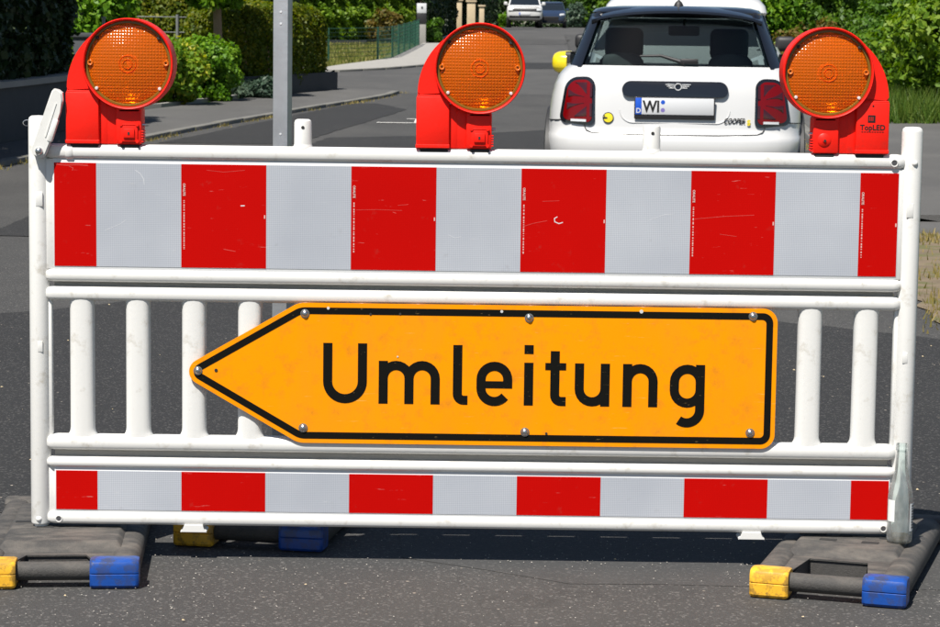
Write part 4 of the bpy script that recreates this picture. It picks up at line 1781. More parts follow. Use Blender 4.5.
# roof: slab with a rounded section, spoiler lip at the back
RL = [(1.335, .555, .40, 2.02), (1.352, .585, .36, 2.06), (1.37, .585, .36, 2.06), (1.392, .565, .40, 2.02), (1.408, .51, .50, 1.94), (1.418, .42, .66, 1.8), (1.423, .28, .90, 1.6)]
stack('roof', RL, 'car_black', car, nr=4., nf=4., Lr=.45, Lf=.5)
bm = bmesh.new()
rings = []
for i in range(17):
    x = -.575 + 1.15 * i / 16
    e = 1 - abs(x / .575) ** 6
    yr = .245 + .16 * abs(x / .575) ** 3.2
    zt = 1.405 - .045 * (x / .575) ** 2 - .02 * (1 - e)
    rings.append([(x, yr, zt - .052 - .004 * e), (x, yr - .012, zt - .042), (x, yr - .008, zt - .026), (x, yr + .06, zt - .006), (x, yr + .25, zt + .012), (x, yr + .30, zt - .03), (x, yr + .20, zt - .058)])
loft(bm, rings)
bobj('spoiler', bm, 'car_black', car, 45)
# pillars
def pillar(name, p0, p1, w0, w1, d0, d1, m='car_black'):
    bm = bmesh.new()
    rings = []
    for p, w, d in ((p0, w0, d0), (p1, w1, d1)):
        x, y, z = p
        rings.append([(x - w / 2, y - d / 2, z), (x + w / 2, y - d / 2, z), (x + w / 2, y + d / 2, z), (x - w / 2, y + d / 2, z)])
    loft(bm, rings)
    bmesh.ops.bevel(bm, geom=bm.edges[:], offset=.012, segments=2, affect='EDGES')
    return bobj(name, bm, m, car, 40)


for s in (-1, 1):
    pillar('pillar', (s * .645, .42, .985), (s * .520, .56, 1.375), .06, .06, .26, .22)
    pillar('pillar', (s * .715, 1.22, .985), (s * .585, 1.25, 1.375), .05, .05, .10, .09)
    pillar('pillar', (s * .70, 2.50, .985), (s * .575, 1.96, 1.375), .06, .05, .10, .09)
    # side glass
    bm = bmesh.new()
    loft(bm, [[(s * .722, .50, 1.0), (s * .722, 2.45, 1.0), (s * .715, 2.45, 1.0), (s * .715, .50, 1.0)], [(s * .588, .60, 1.36), (s * .588, 1.95, 1.36), (s * .581, 1.95, 1.36), (s * .581, .60, 1.36)]])
    bobj('side_window', bm, 'car_glass', car, 30)
    # chrome belt line
    bm = bmesh.new()
    add_tube(bm, [(s * .742, .62, 1.004), (s * .752, 1.2, 1.002), (s * .748, 2.0, .998), (s * .70, 2.5, .992)], .008, 6)
    bobj('belt_trim', bm, 'chrome', car, 60)
    # mirrors
    # folded in: the yellow cap points back and outward, the glass looks at the door
    MM = Matrix.Translation((s * .865, 2.22, 1.005)) @ Matrix.Rotation(s * R(-80), 4, 'Z')
    bm = bmesh.new()
    rings = []
    for y, q in ((-.062, .93), (-.058, .98), (-.02, 1.0), (.02, .96), (.045, .84), (.060, .58), (.066, .2)):
        rings.append([MM @ Vector((.118 * q * math.copysign(abs(math.cos(t)) ** .62, math.cos(t)), y, (.088 + .016 * math.cos(t)) * q * math.copysign(abs(math.sin(t)) ** .62, math.sin(t)))) for t in [2 * PI * i / 20 for i in range(20)]])
    loft(bm, rings)
    mr = bobj('mirror', bm, 'car_yellow', car, 45)
    bm = bmesh.new()
    add_box(bm, (0, -.068, 0), (.205, .022, .165), .03, 3)
    bmesh.ops.transform(bm, matrix=MM, verts=bm.verts[:])
    bobj('mirror_glass', bm, 'car_trim', mr)
    bm = bmesh.new()
    add_tube(bm, [(s * .72, 2.30, .95), (s * .78, 2.25, .905), (s * .85, 2.20, .900), (s * .86, 2.20, .93)], [.035, .034, .032, .03], 8)
    bobj('mirror_arm', bm, 'car_trim', mr, 60)
    # wheel arches and wheels
    for y in (.64, 3.13):
        bm = bmesh.new()
        rings = []
        for i in range(19):
            t = R(-14 + 208 * i / 18)
            rings.append([(s * .80, y + .335 * math.cos(t), .31 + .335 * math.sin(t)), (s * .872, y + .335 * math.cos(t), .31 + .335 * math.sin(t)), (s * .880, y + .36 * math.cos(t), .31 + .36 * math.sin(t)), (s * .872, y + .40 * math.cos(t), .31 + .40 * math.sin(t)), (s * .80, y + .40 * math.cos(t), .31 + .40 * math.sin(t))])
        loft(bm, rings)
        bobj('wheel_arch', bm, 'car_trim', car, 40)
        wheel(car, s * .785, y, .31, .195)
# rear and front screens
def screen(name, zb, zt, wb, wt, yb, yt, m, n=12, bow=.10, off=0.):
    bm = bmesh.new()
    rows = []
    for j in range(5):
        k = j / 4
        z = zb + (zt - zb) * k
        w = wb + (wt - wb) * k
        rows.append([(w * (2 * i / n - 1), yb + (yt - yb) * k + bow * abs(2 * i / n - 1) ** 3 + off, z) for i in range(n + 1)])
    loft(bm, rows, False, False, closed=False)
    return bobj(name, bm, m, car, 60)


rw = screen('rear_window', .995, 1.352, .658, .540, .155, .325, 'car_glass', bow=.11)
screen('windscreen', .99, 1.375, .70, .57, 2.62, 2.02, 'car_glass_clear', bow=-.16)
# black screen surround
for s in (-1, 1):
    bm = bmesh.new()
    rings = []
    for k in range(6):
        q = k / 5
        z = .99 + .37 * q
        w0, w1 = .655 - .118 * q, .712 - .137 * q
        y = .16 + .17 * q
        rings.append([(s * (w0 - .022), y + .072, z), (s * w0, y + .090, z), (s * w1, y + .20, z), (s * (w1 - .03), y + .24, z)])
    loft(bm, rings)
    bobj('window_surround', bm, 'car_black', car, 40)
# tail lamps
tl = round_poly([(-.776, .620), (-.530, .598), (-.533, .930), (-.728, .925)], [.045, .04, .065, .10], 7)
for s in (-1, 1):
    poly = [(x * -s, z) for x, z in tl]
    if s > 0:
        poly = poly[::-1]
    be = RS.patch('tail_lamp', poly, .012, 'car_black', car, .03)
    cx = sum(p[0] for p in poly) / len(poly)
    cz = sum(p[1] for p in poly) / len(poly)
    inner = [(cx + (x - cx) * .82, cz + (z - cz) * .87) for x, z in poly]
    le = RS.patch('lens', inner, .019, 'red_lens', be, .012)
    # dark half-flag pattern moulded in the lens: arms run out from the inner edge
    h = -s                                              # +1: outer side lies to -x
    xi, zc, hx, hz = cx + h * .094, cz + .008, .186, .135
    for tri in (((.30, .15), (.90, .15), (.90, .52)), ((.22, .30), (.22, .88), (.66, .88)), ((.30, -.15), (.94, -.15), (.94, -.50)), ((.22, -.30), (.22, -.80), (.66, -.80)), ((.02, .16), (.10, .16), (.10, .86), (.02, .80)), ((.02, -.16), (.10, -.16), (.10, -.80), (.02, -.80))):
        tp_ = [(xi - h * u * hx, zc + v * hz) for u, v in tri]
        RS.patch('flag_wedge', tp_, .0225, 'red_lens_dark', le, .004, 3)
    RS.strip('reverse_lamp', (cx - .052, cz - .128), (cx + .052, cz - .130), .016, .0235, 'lamp_clear', le)
# handle strip, plate
hs = round_poly([(-.352, .800), (.352, .800), (.352, .905), (-.352, .905)], [.045, .045, .06, .06], 7)
hd = RS.patch('handle_strip', hs, .020, 'car_black', car, .04)
yl = RS.y(0, .86) - .026
bm = bmesh.new()
add_tube(bm, [(.022 * math.cos(2 * PI * i / 20) + .02, yl, .868 + .022 * math.sin(2 * PI * i / 20)) for i in range(20)], .0035, 6, closed=True)
for s in (-1, 1):
    for k, (l0, dz) in enumerate(((.060, .016), (.050, .004), (.038, -.008))):
        add_box(bm, (.02 + s * (.024 + l0 / 2), yl, .868 + dz), (l0, .005, .0055), .001, 1)
bobj('wing_emblem', bm, 'silver', hd, 40)
px0, px1, pz0, pz1 = -.260, .260, .672, .790
yp = RS.y(0, .75) - .030
bm = bmesh.new()
add_box(bm, (0, yp + .008, .725), (.535, .012, .148), .004)
ph = bobj('plate_holder', bm, 'car_trim', car)
bm = bmesh.new()
add_box(bm, (.02, yp, .737), (.478, .004, .112), .003)
pl = bobj('number_plate', bm, 'plate_white', ph)
bm = bmesh.new()
add_box(bm, (-.2395, yp, .737), (.041, .004, .112), .003)
bobj('country_band', bm, 'plate_blue', ph)
text_mesh('plate_letter', 'D', .045, 'plate_white', ph, Matrix.Translation((-.2395, yp - .003, .692)) @ FRONT, 'CENTER', .0006, .001)
text_mesh('plate_letter', 'WI', .108, 'black_print', ph, Matrix.Translation((-.210, yp - .003, .699)) @ FRONT, 'LEFT', .0006, .003, .80)
bm = bmesh.new()
lathe(bm, [(0, .002), (.014, .002), (.014, -.001)], 20, 'Y', (-.078, yp - .001, .765))
bobj('plate_seal', bm, 'plate_blue', ph, 0)
bm = bmesh.new()
lathe(bm, [(0, .002), (.014, .002), (.014, -.001)], 20, 'Y', (-.078, yp - .001, .712))
bobj('plate_seal', bm, 'plate_seal', ph, 0)
# moulded lip round the plate recess
bm = bmesh.new()
lp = round_poly([(-.360, .625), (.360, .625), (.372, .83), (-.372, .83)], [.09, .09, .01, .01], 8)
lp = [p for p in lp if p[1] < .80]
lp = sorted([p for p in lp if p[0] < 0], key=lambda p: -p[1]) + sorted([p for p in lp if p[0] >= 0], key=lambda p: p[1])
add_tube(bm, [(x, RS.y(x, z) + .004, z) for x, z in lp], .006, 8)
bobj('recess_lip', bm, 'car_white', car, 60)
# yellow round badge with black plug mark
yb = RS.y(-.44, .655)
bm = bmesh.new()
bd = [(-.44 + .037 * math.cos(2 * PI * i / 28), .655 + .037 * math.sin(2 * PI * i / 28)) for i in range(28)]
bg = RS.patch('round_badge', bd, .006, 'car_black', car, .01, 3)
bd = [(-.44 + .031 * math.cos(2 * PI * i / 28), .655 + .031 * math.sin(2 * PI * i / 28)) for i in range(28)]
RS.patch('badge_disc', bd, .009, 'car_yellow', bg, .006, 3)
RS.strip('badge_bar', (-.474, .655), (-.446, .655), .009, .0135, 'car_black', bg, 3)
RS.strip('badge_bar', (-.468, .668), (-.462, .668), .006, .0135, 'car_black', bg, 3)
yt = RS.y(.46, .64)
mt = Matrix.Translation((.325, RS.y(.325, .64) - .006, .627)) @ Matrix.Rotation(math.atan2(RS.y(.48, .64) - RS.y(.325, .64), .155), 4, 'Z') @ FRONT
text_mesh('badge_lettering', 'COOPER', .052, 'black_print', car, mt @ Matrix(((1, .22, 0, 0), (0, 1, 0, 0), (0, 0, 1, 0), (0, 0, 0, 1))), 'LEFT', .001, .0011, .68)
mt2 = Matrix.Translation((.482, RS.y(.482, .63) - .007, .618)) @ Matrix.Rotation(.10, 4, 'Z') @ FRONT
text_mesh('badge_lettering', 'S', .048, 'car_yellow', car, mt2, 'LEFT', .001, .003, .9)
# tailgate shut line, bumper line
for nm, pts in (('shut_line', [(-.600, .600), (-.585, .570), (-.55, .553), (-.3, .546), (0, .544), (.3, .546), (.55, .553), (.585, .570), (.600, .600)]),
                ('wing_line', [(-.858, .628), (-.760, .634)]), ('wing_line', [(.858, .628), (.760, .634)])):
    bm = bmesh.new()
    dn = []
    for a, b in zip(pts, pts[1:]):
        for k in range(5):
            dn.append((a[0] + (b[0] - a[0]) * k / 5, a[1] + (b[1] - a[1]) * k / 5))
    dn.append(pts[-1])
    add_tube(bm, [(x, RS.y(x, z) - .0015, z) for x, z in dn], .0035, 6)
    bobj(nm, bm, 'car_trim', car, 60)
# lower bumper insert
RS.patch('bumper_insert', round_poly([(-.55, .25), (.55, .25), (.50, .36), (-.50, .36)], [.03] * 4, 4), .012, 'car_trim', car)
# wiper, aerial
bm = bmesh.new()
add_tube(bm, [(.06, .150, 1.028), (-.10, .175, 1.075), (-.24, .190, 1.070)], [.016, .010, .007], 8)
add_box(bm, (.09, .147, 1.040), (.12, .022, .034), .008, 2)
bobj('wiper', bm, 'car_trim', car, 60)
bm = bmesh.new()
lathe(bm, [(.034, 0), (.032, .012), (.022, .030), (.010, .040), (.005, .046), (.004, .16), (0, .161)], 16, 'Z', (.01, .56, 1.412))
bobj('aerial', bm, 'car_trim', car, 40)
# seats, dash, inner mirror
for x in (-.37, .37):
    for y, zt, kind in ((1.20, 1.02, 'f'), (.55, .93, 'r')):
        bm = bmesh.new()
        hw_ = .25 if kind == 'f' else .24
        rings = []
        for z, q in ((.40, .95), (.7, 1), (zt - .08, .92), (zt - .02, .72), (zt, .5)):
            rings.append([(x + hw_ * q * math.copysign(abs(math.cos(t)) ** .6, math.cos(t)), y + .07 * math.copysign(abs(math.sin(t)) ** .6, math.sin(t)) - .10 * (z - .4), z) for t in [2 * PI * i / 20 for i in range(20)]])
        loft(bm, rings)
        se = bobj('seat_back', bm, 'interior', car, 50)
        bm = bmesh.new()
        if kind == 'f':
            add_box(bm, (x, y - .06, 1.155), (.27, .10, .225), .045, 3)
            add_cyl(bm, (x - .06, y - .06, .98), (x - .06, y - .06, 1.08), .008)
            add_cyl(bm, (x + .06, y - .06, .98), (x + .06, y - .06, 1.08), .008)
        else:
            rings = []
            for z, q in ((.95, .8), (.97, 1), (1.02, .95), (1.055, .75), (1.07, .4)):
                rings.append([(x + .155 * q * math.cos(t), y - .05 + .05 * math.sin(t), z + .02) for t in [2 * PI * i / 20 for i in range(20)]])
            loft(bm, rings)
        bobj('headrest', bm, 'interior', se, 50)
box('dashboard', (0, 2.42, .92), (1.28, .34, .16), 'interior', car, .04)
box('parcel_shelf', (0, .40, .955), (1.18, .34, .02), 'interior_grey', car, .004)
bm = bmesh.new()
add_box(bm, (.05, 1.98, 1.255), (.23, .03, .075), .015, 3)
add_cyl(bm, (.05, 1.98, 1.28), (.05, 2.03, 1.36), .010)
bobj('inner_mirror', bm, 'interior_grey', car)

# --- white sport utility car parked ahead of it
suv = empty('parked_car', (1.86, 15.6, gz(16.5)), R(-5), 'white sport utility car with roof rails, parked ahead of the hatchback', 'car')
VL = [(.22, .80, .20, 4.3), (.32, .86, .06, 4.42), (.45, .90, .0, 4.46), (.60, .91, .0, 4.46), (.66, .91, .03, 4.45), (.85, .905, .05, 4.35), (.98, .89, .08, 4.0), (1.06, .865, .11, 3.55), (1.11, .835, .13, 3.3)]
stack('body', VL, 'car_white', suv)
GL = [(1.08, .825, .15, 3.25), (1.12, .805, .18, 3.10), (1.20, .77, .25, 2.86), (1.33, .715, .34, 2.60), (1.42, .675, .40, 2.42), (1.47, .64, .42, 2.34)]
stack('glasshouse', GL, 'glass_dark', suv, nr=5., nf=3., Lr=.35)
RSV = Rear(VL)
RFL = [(1.385, .715, .27, 2.48), (1.41, .73, .22, 2.50), (1.47, .715, .26, 2.46), (1.535, .665, .40, 2.36), (1.58, .57, .6, 2.2), (1.61, .40, .9, 1.9)]
stack('roof', RFL, 'car_white', suv, nr=5., nf=3., Lr=.35)
for s in (-1, 1):
    for p0, p1 in (((s * .79, .40, .99), (s * .665, .52, 1.42)), ((s * .825, 2.95, .99), (s * .68, 2.35, 1.42)), ((s * .80, 1.7, .99), (s * .66, 1.68, 1.42))):
        bm = bmesh.new()
        rings = []
        for p, w, d in ((p0, .07, .26 if p0[1] < 1 else .10), (p1, .06, .18 if p0[1] < 1 else .08)):
            rings.append([(p[0] - w / 2, p[1] - d / 2, p[2]), (p[0] + w / 2, p[1] - d / 2, p[2]), (p[0] + w / 2, p[1] + d / 2, p[2]), (p[0] - w / 2, p[1] + d / 2, p[2])])
        loft(bm, rings)
        bmesh.ops.bevel(bm, geom=bm.edges[:], offset=.012, segments=2, affect='EDGES')
        bobj('pillar', bm, 'car_white', suv, 40)
    bm = bmesh.new()
    add_tube(bm, [(s * .60, .55, 1.55), (s * .61, .62, 1.615), (s * .61, 2.0, 1.62), (s * .60, 2.1, 1.55)], .018, 8)
    bobj('roof_rail', bm, 'steel', suv, 60)
    tp = round_poly([(s * .64, .72), (s * .855, .74), (s * .82, .93), (s * .66, .90)], [.03] * 4, 4)
    RSV.patch('tail_lamp', tp, .012, 'red_lens', suv)
    bm = bmesh.new()
    add_box(bm, (s * 1.0, 2.95, 1.14), (.20, .12, .15), .045, 3)
    add_cyl(bm, (s * .85, 2.98, 1.09), (s * .95, 2.96, 1.11), .03)
    bobj('mirror', bm, 'car_trim', suv)
    for y in (.82, 3.52):
        wheel(suv, s * .80, y, .35, .22)
RSV.patch('bumper_insert', round_poly([(-.72, .36), (.72, .36), (.70, .56), (-.70, .56)], [.04] * 4, 4), .012, 'car_trim', suv)
yp = RSV.y(0, .82) - .02
box('number_plate', (0, yp, .80), (.52, .014, .11), 'plate_white', suv)

# --- white pickup far up the road, facing us (its nose is the -y end)
pk = empty('parked_car', (2.72, 124, gz(126)), R(-1), 'white pickup facing the camera at the crest of the road', 'car')
PL = [(.40, .84, .25, 5.0), (.50, .94, .06, 5.1), (.62, .965, .0, 5.15), (.95, .965, .02, 5.15), (1.08, .955, .08, 5.15), (1.17, .91, .16, 5.15), (1.21, .86, .28, 5.14)]
stack('body', PL, 'car_white', pk, nr=5., nf=6., Lr=.5, Lf=.3)
RSP = Rear(PL, 5., .5)
cabl = [(1.19, .86, 1.05, 3.2), (1.32, .83, 1.25, 3.12), (1.5, .79, 1.5, 3.06), (1.68, .73, 1.75, 3.0)]
stack('cab_glass', cabl, 'glass_dark', pk, nr=6., nf=6., Lr=.3, Lf=.3)
stack('roof', [(1.66, .735, 1.72, 3.05), (1.72, .745, 1.75, 3.05), (1.80, .70, 1.95, 2.95), (1.83, .5, 2.2, 2.7)], 'car_white', pk, nr=6., nf=6., Lr=.3, Lf=.3)
RSP.patch('grille', round_poly([(-.86, .84), (.86, .84), (.88, 1.05), (-.88, 1.05)], [.04] * 4, 4), .015, 'car_trim', pk)
RSP.patch('lower_grille', round_poly([(-.80, .52), (.80, .52), (.84, .64), (-.84, .64)], [.03] * 4, 4), .015, 'car_trim', pk)
for s in (-1, 1):
    RSP.patch('headlight', round_poly([(s * .64, .90), (s * .88, .91), (s * .90, 1.03), (s * .64, 1.02)], [.03] * 4, 4), .025, 'lamp_clear', pk)
    bm = bmesh.new()
    add_box(bm, (s * 1.03, 1.55, 1.30), (.20, .14, .19), .05, 3)
    add_cyl(bm, (s * .86, 1.58, 1.24), (s * .98, 1.56, 1.27), .03)
    bobj('mirror', bm, 'car_white', pk)
    for p0, p1 in (((s * .845, 1.16, 1.19), (s * .725, 1.80, 1.70)), ((s * .85, 2.9, 1.19), (s * .73, 2.9, 1.70))):
        bm = bmesh.new()
        add_tube(bm, [p0, p1], .045, 8)
        bobj('pillar', bm, 'car_white', pk, 60)
    for y in (.95, 4.05):
        wheel(pk, s * .84, y, .40, .27)
box('number_plate', (0, RSP.y(0, .76) - .02, .745), (.60, .02, .13), 'plate_white', pk)
box('country_band', (-.27, RSP.y(0, .76) - .028, .745), (.06, .02, .128), 'plate_blue', pk)
box('bonnet_line', (0, RSP.y(0, 1.1) - .004, 1.105), (1.5, .02, .02), 'car_trim', pk)

# --- dark car half hidden beside the pickup
dk = empty('parked_car', (4.25, 129, gz(131)), R(-3), 'dark blue car half hidden behind the white pickup', 'car')
DL = [(.25, .76, .2, 4.2), (.4, .86, .03, 4.3), (.6, .88, 0, 4.3), (.8, .87, .06, 4.28), (.93, .84, .3, 4.2), (.98, .80, .7, 4.1)]
stack('body', DL, 'car_blue', dk)
stack('glasshouse', [(.96, .80, .95, 3.9), (1.2, .74, 1.3, 3.6), (1.40, .66, 1.6, 3.3)], 'glass_dark', dk, nr=5., nf=5., Lr=.3, Lf=.3)
stack('roof', [(1.38, .67, 1.55, 3.35), (1.44, .66, 1.6, 3.3), (1.48, .5, 1.9, 3.0)], 'car_blue', dk, nr=5., nf=5., Lr=.3, Lf=.3)
RSD = Rear(DL)
for s in (-1, 1):
    RSD.patch('headlight', round_poly([(s * .52, .66), (s * .80, .70), (s * .78, .80), (s * .52, .77)], [.02] * 4, 4), .02, 'lamp_clear', dk)
    for y in (.8, 3.45):
        wheel(dk, s * .77, y, .33, .2)
    box('mirror', (s * .93, 1.35, 1.02), (.17, .11, .12), 'car_blue', dk, .03)
RSD.patch('grille', round_poly([(-.45, .40), (.45, .40), (.48, .62), (-.48, .62)], [.03] * 4, 4), .015, 'car_trim', dk)

# ------------------------------------------------------------------ left side: garden wall, hedges, shrubs
def wall_run(name, pts, h, t, m, label, cap=None, cat='wall'):
    root = empty(name, (pts[0][0], pts[0][1], gz(pts[0][1])), 0, label, cat)
    o = Vector((pts[0][0], pts[0][1], gz(pts[0][1])))
    for (a, b) in zip(pts, pts[1:]):
        a, b = Vector(a), Vector(b)
        d = (b - a).normalized()
        nv = Vector((-d.y, d.x))
        for nm, z0, z1, grow, mm in (('wall_body', -.15, h, 0, m),) + ((('coping', h, h + cap[0], cap[1], cap[2]),) if cap else ()):
            bm = bmesh.new()
            R2 = []
            L = (b - a).length
            k = max(1, int(L / 1.5))
            for i in range(k + 1):
                p = a.lerp(b, i / k)
                q0, q1 = p - nv * grow, p + nv * (t + grow)
                z = gz(p.y)
                R2.append([(q0.x - o.x, q0.y - o.y, z + z0 - o.z), (q1.x - o.x, q1.y - o.y, z + z0 - o.z), (q1.x - o.x, q1.y - o.y, z + z1 - o.z), (q0.x - o.x, q0.y - o.y, z + z1 - o.z)])
            loft(bm, R2)
            bobj(nm, bm, mm, root, 30)
    return root


wall_run('garden_wall', [(-5.05, 9.0), (-4.78, 15.0), (-4.47, 20.4), (-4.36, 22.6)], .60, .25, 'dark_wall', 'low dark garden wall under the tall shaded hedge', (.06, .03, 'concrete'))
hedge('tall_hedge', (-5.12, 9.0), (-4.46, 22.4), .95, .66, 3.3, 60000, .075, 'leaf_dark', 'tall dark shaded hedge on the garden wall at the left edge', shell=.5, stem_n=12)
# thin steel post at the end of the wall
bm = bmesh.new()
add_tube(bm, [(0, 0, -.1), (0, 0, 1.25)], .02, 8)
add_box(bm, (0, 0, 1.26), (.05, .05, .02), .004)
o = bobj('fence_post', bm, 'grey_wire', None, 60)
o.location = (-4.38, 22.95, gz(22.95))
tag(o, 'thin steel post at the end of the garden wall', 'post')
# grey gate pillar
gpz = gz(25.6)
pb = empty('gate_pillar', (-5.02, 25.9, gpz), R(-8), 'plain grey pillar between the tall hedge and the bright bush', 'pillar')
box('pillar_body', (0, 0, .45), (.34, .34, 1.06), 'dark_wall', pb, .01)
box('cap', (0, 0, 1.0), (.40, .40, .06), 'dark_wall', pb, .01)
bush('leafy_bush', -5.35, 27.4, .85, .75, 2.35, 15000, .065, 'leaf_bright', 'bright green broad-leaved bush above the grey pillar', lobes=9)
# clipped sunlit hedge behind the wire fence
hedge('clipped_hedge', (-8.2, 33.3), (-4.05, 33.5), .8, .0, 1.50, 30000, .055, 'leaf_olive', 'sunlit clipped hedge behind the grey wire fence', lump=.03, e=9)
fr = empty('wire_fence', (-4.5, 31.2, gz(31.2)), 0, 'grey wire fence in front of the sunlit clipped hedge', 'fence')
for x in (-3.9, -2.0, -.02):
    bm = bmesh.new()
    add_tube(bm, [(x, 0, -.1), (x, 0, 1.22)], .025, 8)
    bobj('post', bm, 'grey_wire', fr, 60)
for x in (.75,):
    bm = bmesh.new()
    add_tube(bm, [(x, .25, -.1), (x, .25, 1.1)], .02, 8)
    bobj('post', bm, 'grey_wire', fr, 60)
for z in (.25, .45, .66, .81, .95, 1.18):
    bm = bmesh.new()
    add_tube(bm, [(-3.9, 0, z), (-.02, 0, z), (.75, .25, z)], .008, 6)
    bobj('wire', bm, 'grey_wire', fr, 60)
# flowering shrubs by the pavement, juniper, little tree
bush('flowering_shrub', -4.13, 26.9, .62, .55, .92, 16000, .044, 'leaf_flower', 'low shrub with yellow blossoms at the pavement edge', lobes=8, flowers=(260, .045, 'leaf_yellow'))
bush('rounded_shrub', -3.72, 28.15, .52, .50, .88, 15000, .042, 'leaf_bright', 'rounded green shrub in front of the little tree trunk', lobes=8)
bush('low_juniper', -3.10, 29.35, .42, .30, .30, 6500, .035, 'leaf_blue', 'low blue-green juniper beside the block-shaped hedge', lobes=7, elong=2.6)
wall_run('bed_edging', [(-4.6, 25.6), (-4.12, 26.2), (-3.30, 29.6), (-2.75, 31.2)], .10, .08, 'concrete', 'pale stone edging along the flower bed', cat='edging')
tree('small_tree', -3.70, 29.15, 1.9, .068, (.72, .50, .66, 2.02), 22000, .070, 'leaf_bright', 'small round-crowned tree among the shrubs on the left', clumps=22)
wall_run('hedge_plinth', [(-3.33, 29.68), (-2.14, 32.42)], .34, 1.32, 'dark_wall', 'dark low wall under the block-shaped hedge')
hedge('block_hedge', (-3.30, 29.72), (-2.17, 32.4), 1.25, .05, 1.42, 30000, .042, 'leaf_olive', 'block-shaped clipped hedge with golden top at the street corner', e=5, lump=.02, stem_n=4)
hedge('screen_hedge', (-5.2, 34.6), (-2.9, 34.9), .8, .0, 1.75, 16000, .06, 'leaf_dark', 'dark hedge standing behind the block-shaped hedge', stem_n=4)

# far left corner: lawn with fence, hedge, letter-box pillar, stone pillars
fn = empty('garden_fence', (-2.2, 49.8, gz(49.8)), 0, 'low green wire fence round the dry lawn', 'fence')
FP = [(-4.3, 45.6), (-3.2, 47.6), (-2.2, 49.8), (-1.93, 51.7), (-1.86, 54.4), (-1.80, 57.0), (-1.74, 60.0), (-1.68, 63.0), (-1.64, 66.5)]
for i, (x, y) in enumerate(FP):
    bm = bmesh.new()
    add_tube(bm, [(x + 2.2, y - 49.8, gz(y) - gz(49.8) - .1), (x + 2.2, y - 49.8, gz(y) - gz(49.8) + .80)], .024, 6)
    bobj('post', bm, 'green_wire', fn, 60)
for z in [.06 + .09 * k for k in range(9)]:
    bm = bmesh.new()
    add_tube(bm, [(x + 2.2, y - 49.8, gz(y) - gz(49.8) + z) for x, y in FP], .0055, 4)
    bobj('wire', bm, 'green_wire', fn, 60)
bm = bmesh.new()
for (xa, ya), (xb, yb) in zip(FP, FP[1:]):
    L = math.hypot(xb - xa, yb - ya)
    for k in range(1, int(L / .16)):
        t = k * .16 / L
        x, y = xa + (xb - xa) * t, ya + (yb - ya) * t
        z = gz(y) - gz(49.8)
        add_tube(bm, [(x + 2.2, y - 49.8, z + .05), (x + 2.2, y - 49.8, z + .78)], .0035, 3, False)
tag(bobj('mesh_wire', bm, 'green_wire', fn, 0), kind='stuff')
wall_run('bed_border', [(-6.5, 64.5), (-3.2, 66.5), (-2.3, 69.3)], .16, .2, 'dark_wall', 'dark stone border between the lawn and the autumn-tinted hedge', cat='edging')
hedge('tinted_hedge', (-6.6, 69.5), (-1.75, 70.3), 1.6, .15, 3.0, 40000, .09, 'leaf_yellow', 'yellow-green hedge tinged with orange behind the lawn', e=3.5, lump=.14)
bush('rusty_bush', -2.75, 69.4, .6, .35, 1.0, 2500, .10, 'leaf_brown', 'rust-tinted shrub at the foot of the yellow-green hedge')
lbx = empty('letterbox_pillar', (-1.60, 68.2, gz(68.2)), R(4), 'slim grey pillar with white letter box and black panel at the lawn corner', 'letter box')
box('pillar_body', (0, .03, .30), (.27, .22, .70), 'concrete', lbx, .01)
box('black_panel', (0, .02, .80), (.29, .24, .30), 'car_trim', lbx, .01)
box('white_box', (0, .02, 1.11), (.29, .24, .30), 'plate_white', lbx, .01)
box('letter_slot', (.01, -.105, 1.13), (.05, .012, .06), 'dark_hole', lbx, .002)
bush('pillar_shrub', -1.25, 68.9, .25, .3, .8, 1500, .08, 'leaf_mid', 'small green shrub beside the letter-box pillar')
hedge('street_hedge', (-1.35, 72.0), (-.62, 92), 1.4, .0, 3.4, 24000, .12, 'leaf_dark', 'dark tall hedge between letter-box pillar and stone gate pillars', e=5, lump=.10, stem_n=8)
for i, (x, y, h, w, lb_) in enumerate(((-.62, 97.0, 1.25, .22, 'slim beige gate pillar nearest the dark street hedge'), (-.12, 98.5, 1.20, .36, 'broad beige gate pillar with flat cap in the middle of the three'), (.34, 100.0, 1.0, .22, 'slim low beige gate pillar on the road side'))):
    r_ = empty('stone_pillar', (x, y, gz(y)), 0, lb_, 'pillar', 'beige gate pillars')
    box('pillar_body', (0, 0, h / 2 - .05), (w, w, h + .1), 'beige_stone', r_, .01)
    box('cap', (0, 0, h + .03), (w + .10, w + .10, .07), 'beige_stone', r_, .01)
hedge('verge_hedge', (-.35, 101.5), (1.5, 134), 1.8, .0, 3.4, 16000, .14, 'leaf_dark', 'dark hedge on the left of the far crest', e=4, lump=.15, stem_n=5)
hedge('far_hedge', (-6, 151), (24, 148.5), 2.0, -.3, 2.4, 26000, .16, 'leaf_dark', 'long dark hedge closing the road beyond the crest', e=4, lump=.2, stem_n=10)
bush('bright_shrub', 1.75, 134, .45, .5, .75, 1800, .10, 'leaf_bright', 'bright low shrub beside the far pickup')

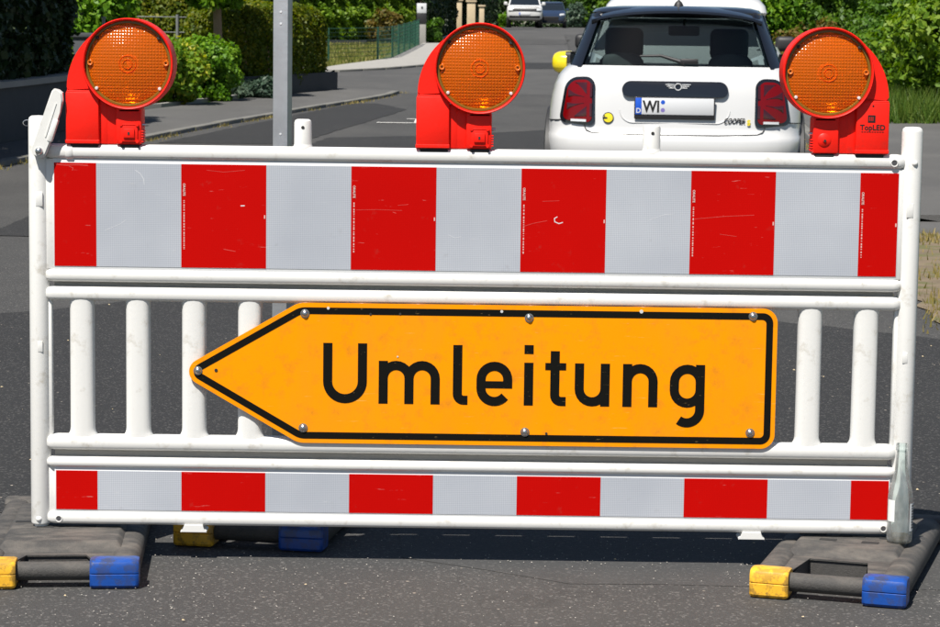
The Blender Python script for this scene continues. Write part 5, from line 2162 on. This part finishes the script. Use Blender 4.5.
# ------------------------------------------------------------------ right side greenery
G = 'shrubs along the right pavement'
bush('tall_shrub', 6.75, 26.2, 1.45, 1.2, 2.1, 42000, .060, 'leaf_yellow', 'light yellow-green shrub behind the right post', lobes=14, elong=2.0, group=G)
bush('lilac_shrub', 5.72, 28.2, .75, .8, 1.35, 17000, .046, 'leaf_mid', 'mid-green shrub below the light yellow-green one', lobes=9, group=G)
bush('brown_shrub', 4.98, 30.0, .75, .8, 1.15, 14000, .044, 'leaf_brown', 'brownish low shrub right of the parked hatchback', lobes=8, group=G)
bush('fern_shrub', 6.3, 29.6, 1.0, .8, 1.75, 20000, .055, 'leaf_mid', 'feathery green shrub behind the right warning lamp', lobes=10, elong=2.4, group=G)
hedge('right_hedge', (4.9, 33.5), (11.5, 32.5), 2.0, .0, 3.2, 90000, .062, 'leaf_mid', 'tall dense green hedge filling the top right', e=4, lump=.16, shell=.45)
bush('ivy_mound', 4.75, 34.0, .9, .9, 2.3, 17000, .055, 'leaf_bright', 'fresh green shrub just right of the white sport utility car', lobes=9, group=G)
for i, (x, y, hw, h, n, lf, m, lb_) in enumerate((
        (7.0, 147.0, 1.3, 3.2, 6000, .14, 'leaf_mid', 'large green shrub to the right of the far dark car'),
        (8.8, 145.5, 1.3, 2.6, 5000, .14, 'leaf_yellow', 'yellow-green shrub left of the parked hatchback roof'),
        (6.3, 144.2, .7, 1.6, 2500, .11, 'leaf_blue', 'small blue-green conifer shrub beside the far dark car'),
        (10.6, 140, 1.8, 3.4, 5000, .15, 'leaf_bright', 'bright broad shrub high on the right of the crest'))):
    bush('far_shrub', x, y, hw, 1.0, h, n, lf, m, lb_, lobes=9, group='shrubs at the far crest')

# ------------------------------------------------------------------ trees closing the view
TT = [(-14.5, 47, 'leaf_mid', 'broad green tree far left beyond the sunlit hedge'), (-8.6, 44.5, 'leaf_dark', 'dark tree behind the little tree on the left'),
      (-5.0, 78, 'leaf_dark', 'dark tree behind the yellow-green hedge'), (-9.5, 84, 'leaf_mid', 'green tree further left behind the lawn'),
      (-1.6, 104, 'leaf_dark', 'dark tree behind the beige gate pillars'), (.6, 156, 'leaf_dark', 'dark tree left of the far crest'),
      (4.6, 158, 'leaf_mid', 'green tree straight above the far pickup'), (9.6, 155, 'leaf_mid', 'green tree above the yellow-green far shrub'),
      (15.5, 150, 'leaf_dark', 'dark tree right of the far crest'), (9.5, 44, 'leaf_mid', 'green tree above the right hedge'),
      (14.0, 38, 'leaf_bright', 'bright tree at the far right'), (10.5, 70, 'leaf_dark', 'dark tree right of the road behind the hedge'), (-4.6, 120, 'leaf_mid', 'green tree far behind the stone pillars')]
for i, (x, y, m, lb_) in enumerate(TT):
    big = 1.0 + .25 * math.sin(i * 2.1)
    lf = .13 if y < 60 else .2
    tree('background_tree', x, y, 2.2 * big, .16, (2.7 * big, 2.5 * big, 2.9 * big, 3.5 * big), 13000, lf, m, lb_, 'trees closing the view', 24)

# a pale house glimpsed between the trees on the left
hs_ = empty('house', (-13.2, 58, gz(58)), R(6), 'pale rendered house glimpsed between the trees at upper left', 'house')
box('wall', (0, 0, 1.9), (7.0, 6.0, 4.0), 'plaster', hs_, .02)
bm = bmesh.new()
prism(bm, [(-3.9, 3.85), (3.9, 3.85), (0, 6.6)], -3.4, 3.4)
bobj('roof', bm, 'roof_tile', hs_, 30)
for x in (-1.8, 1.6):
    w_ = box('window', (x, -3.0, 2.1), (1.2, .08, 1.2), 'plate_white', hs_, .01)
    box('pane', (x, -3.045, 2.1), (1.0, .02, 1.0), 'glass_dark', w_, .004)
print('objects', len(bpy.data.objects), 'tris', sum(len(m.loops) - 2 * len(m.polygons) for m in bpy.data.meshes))
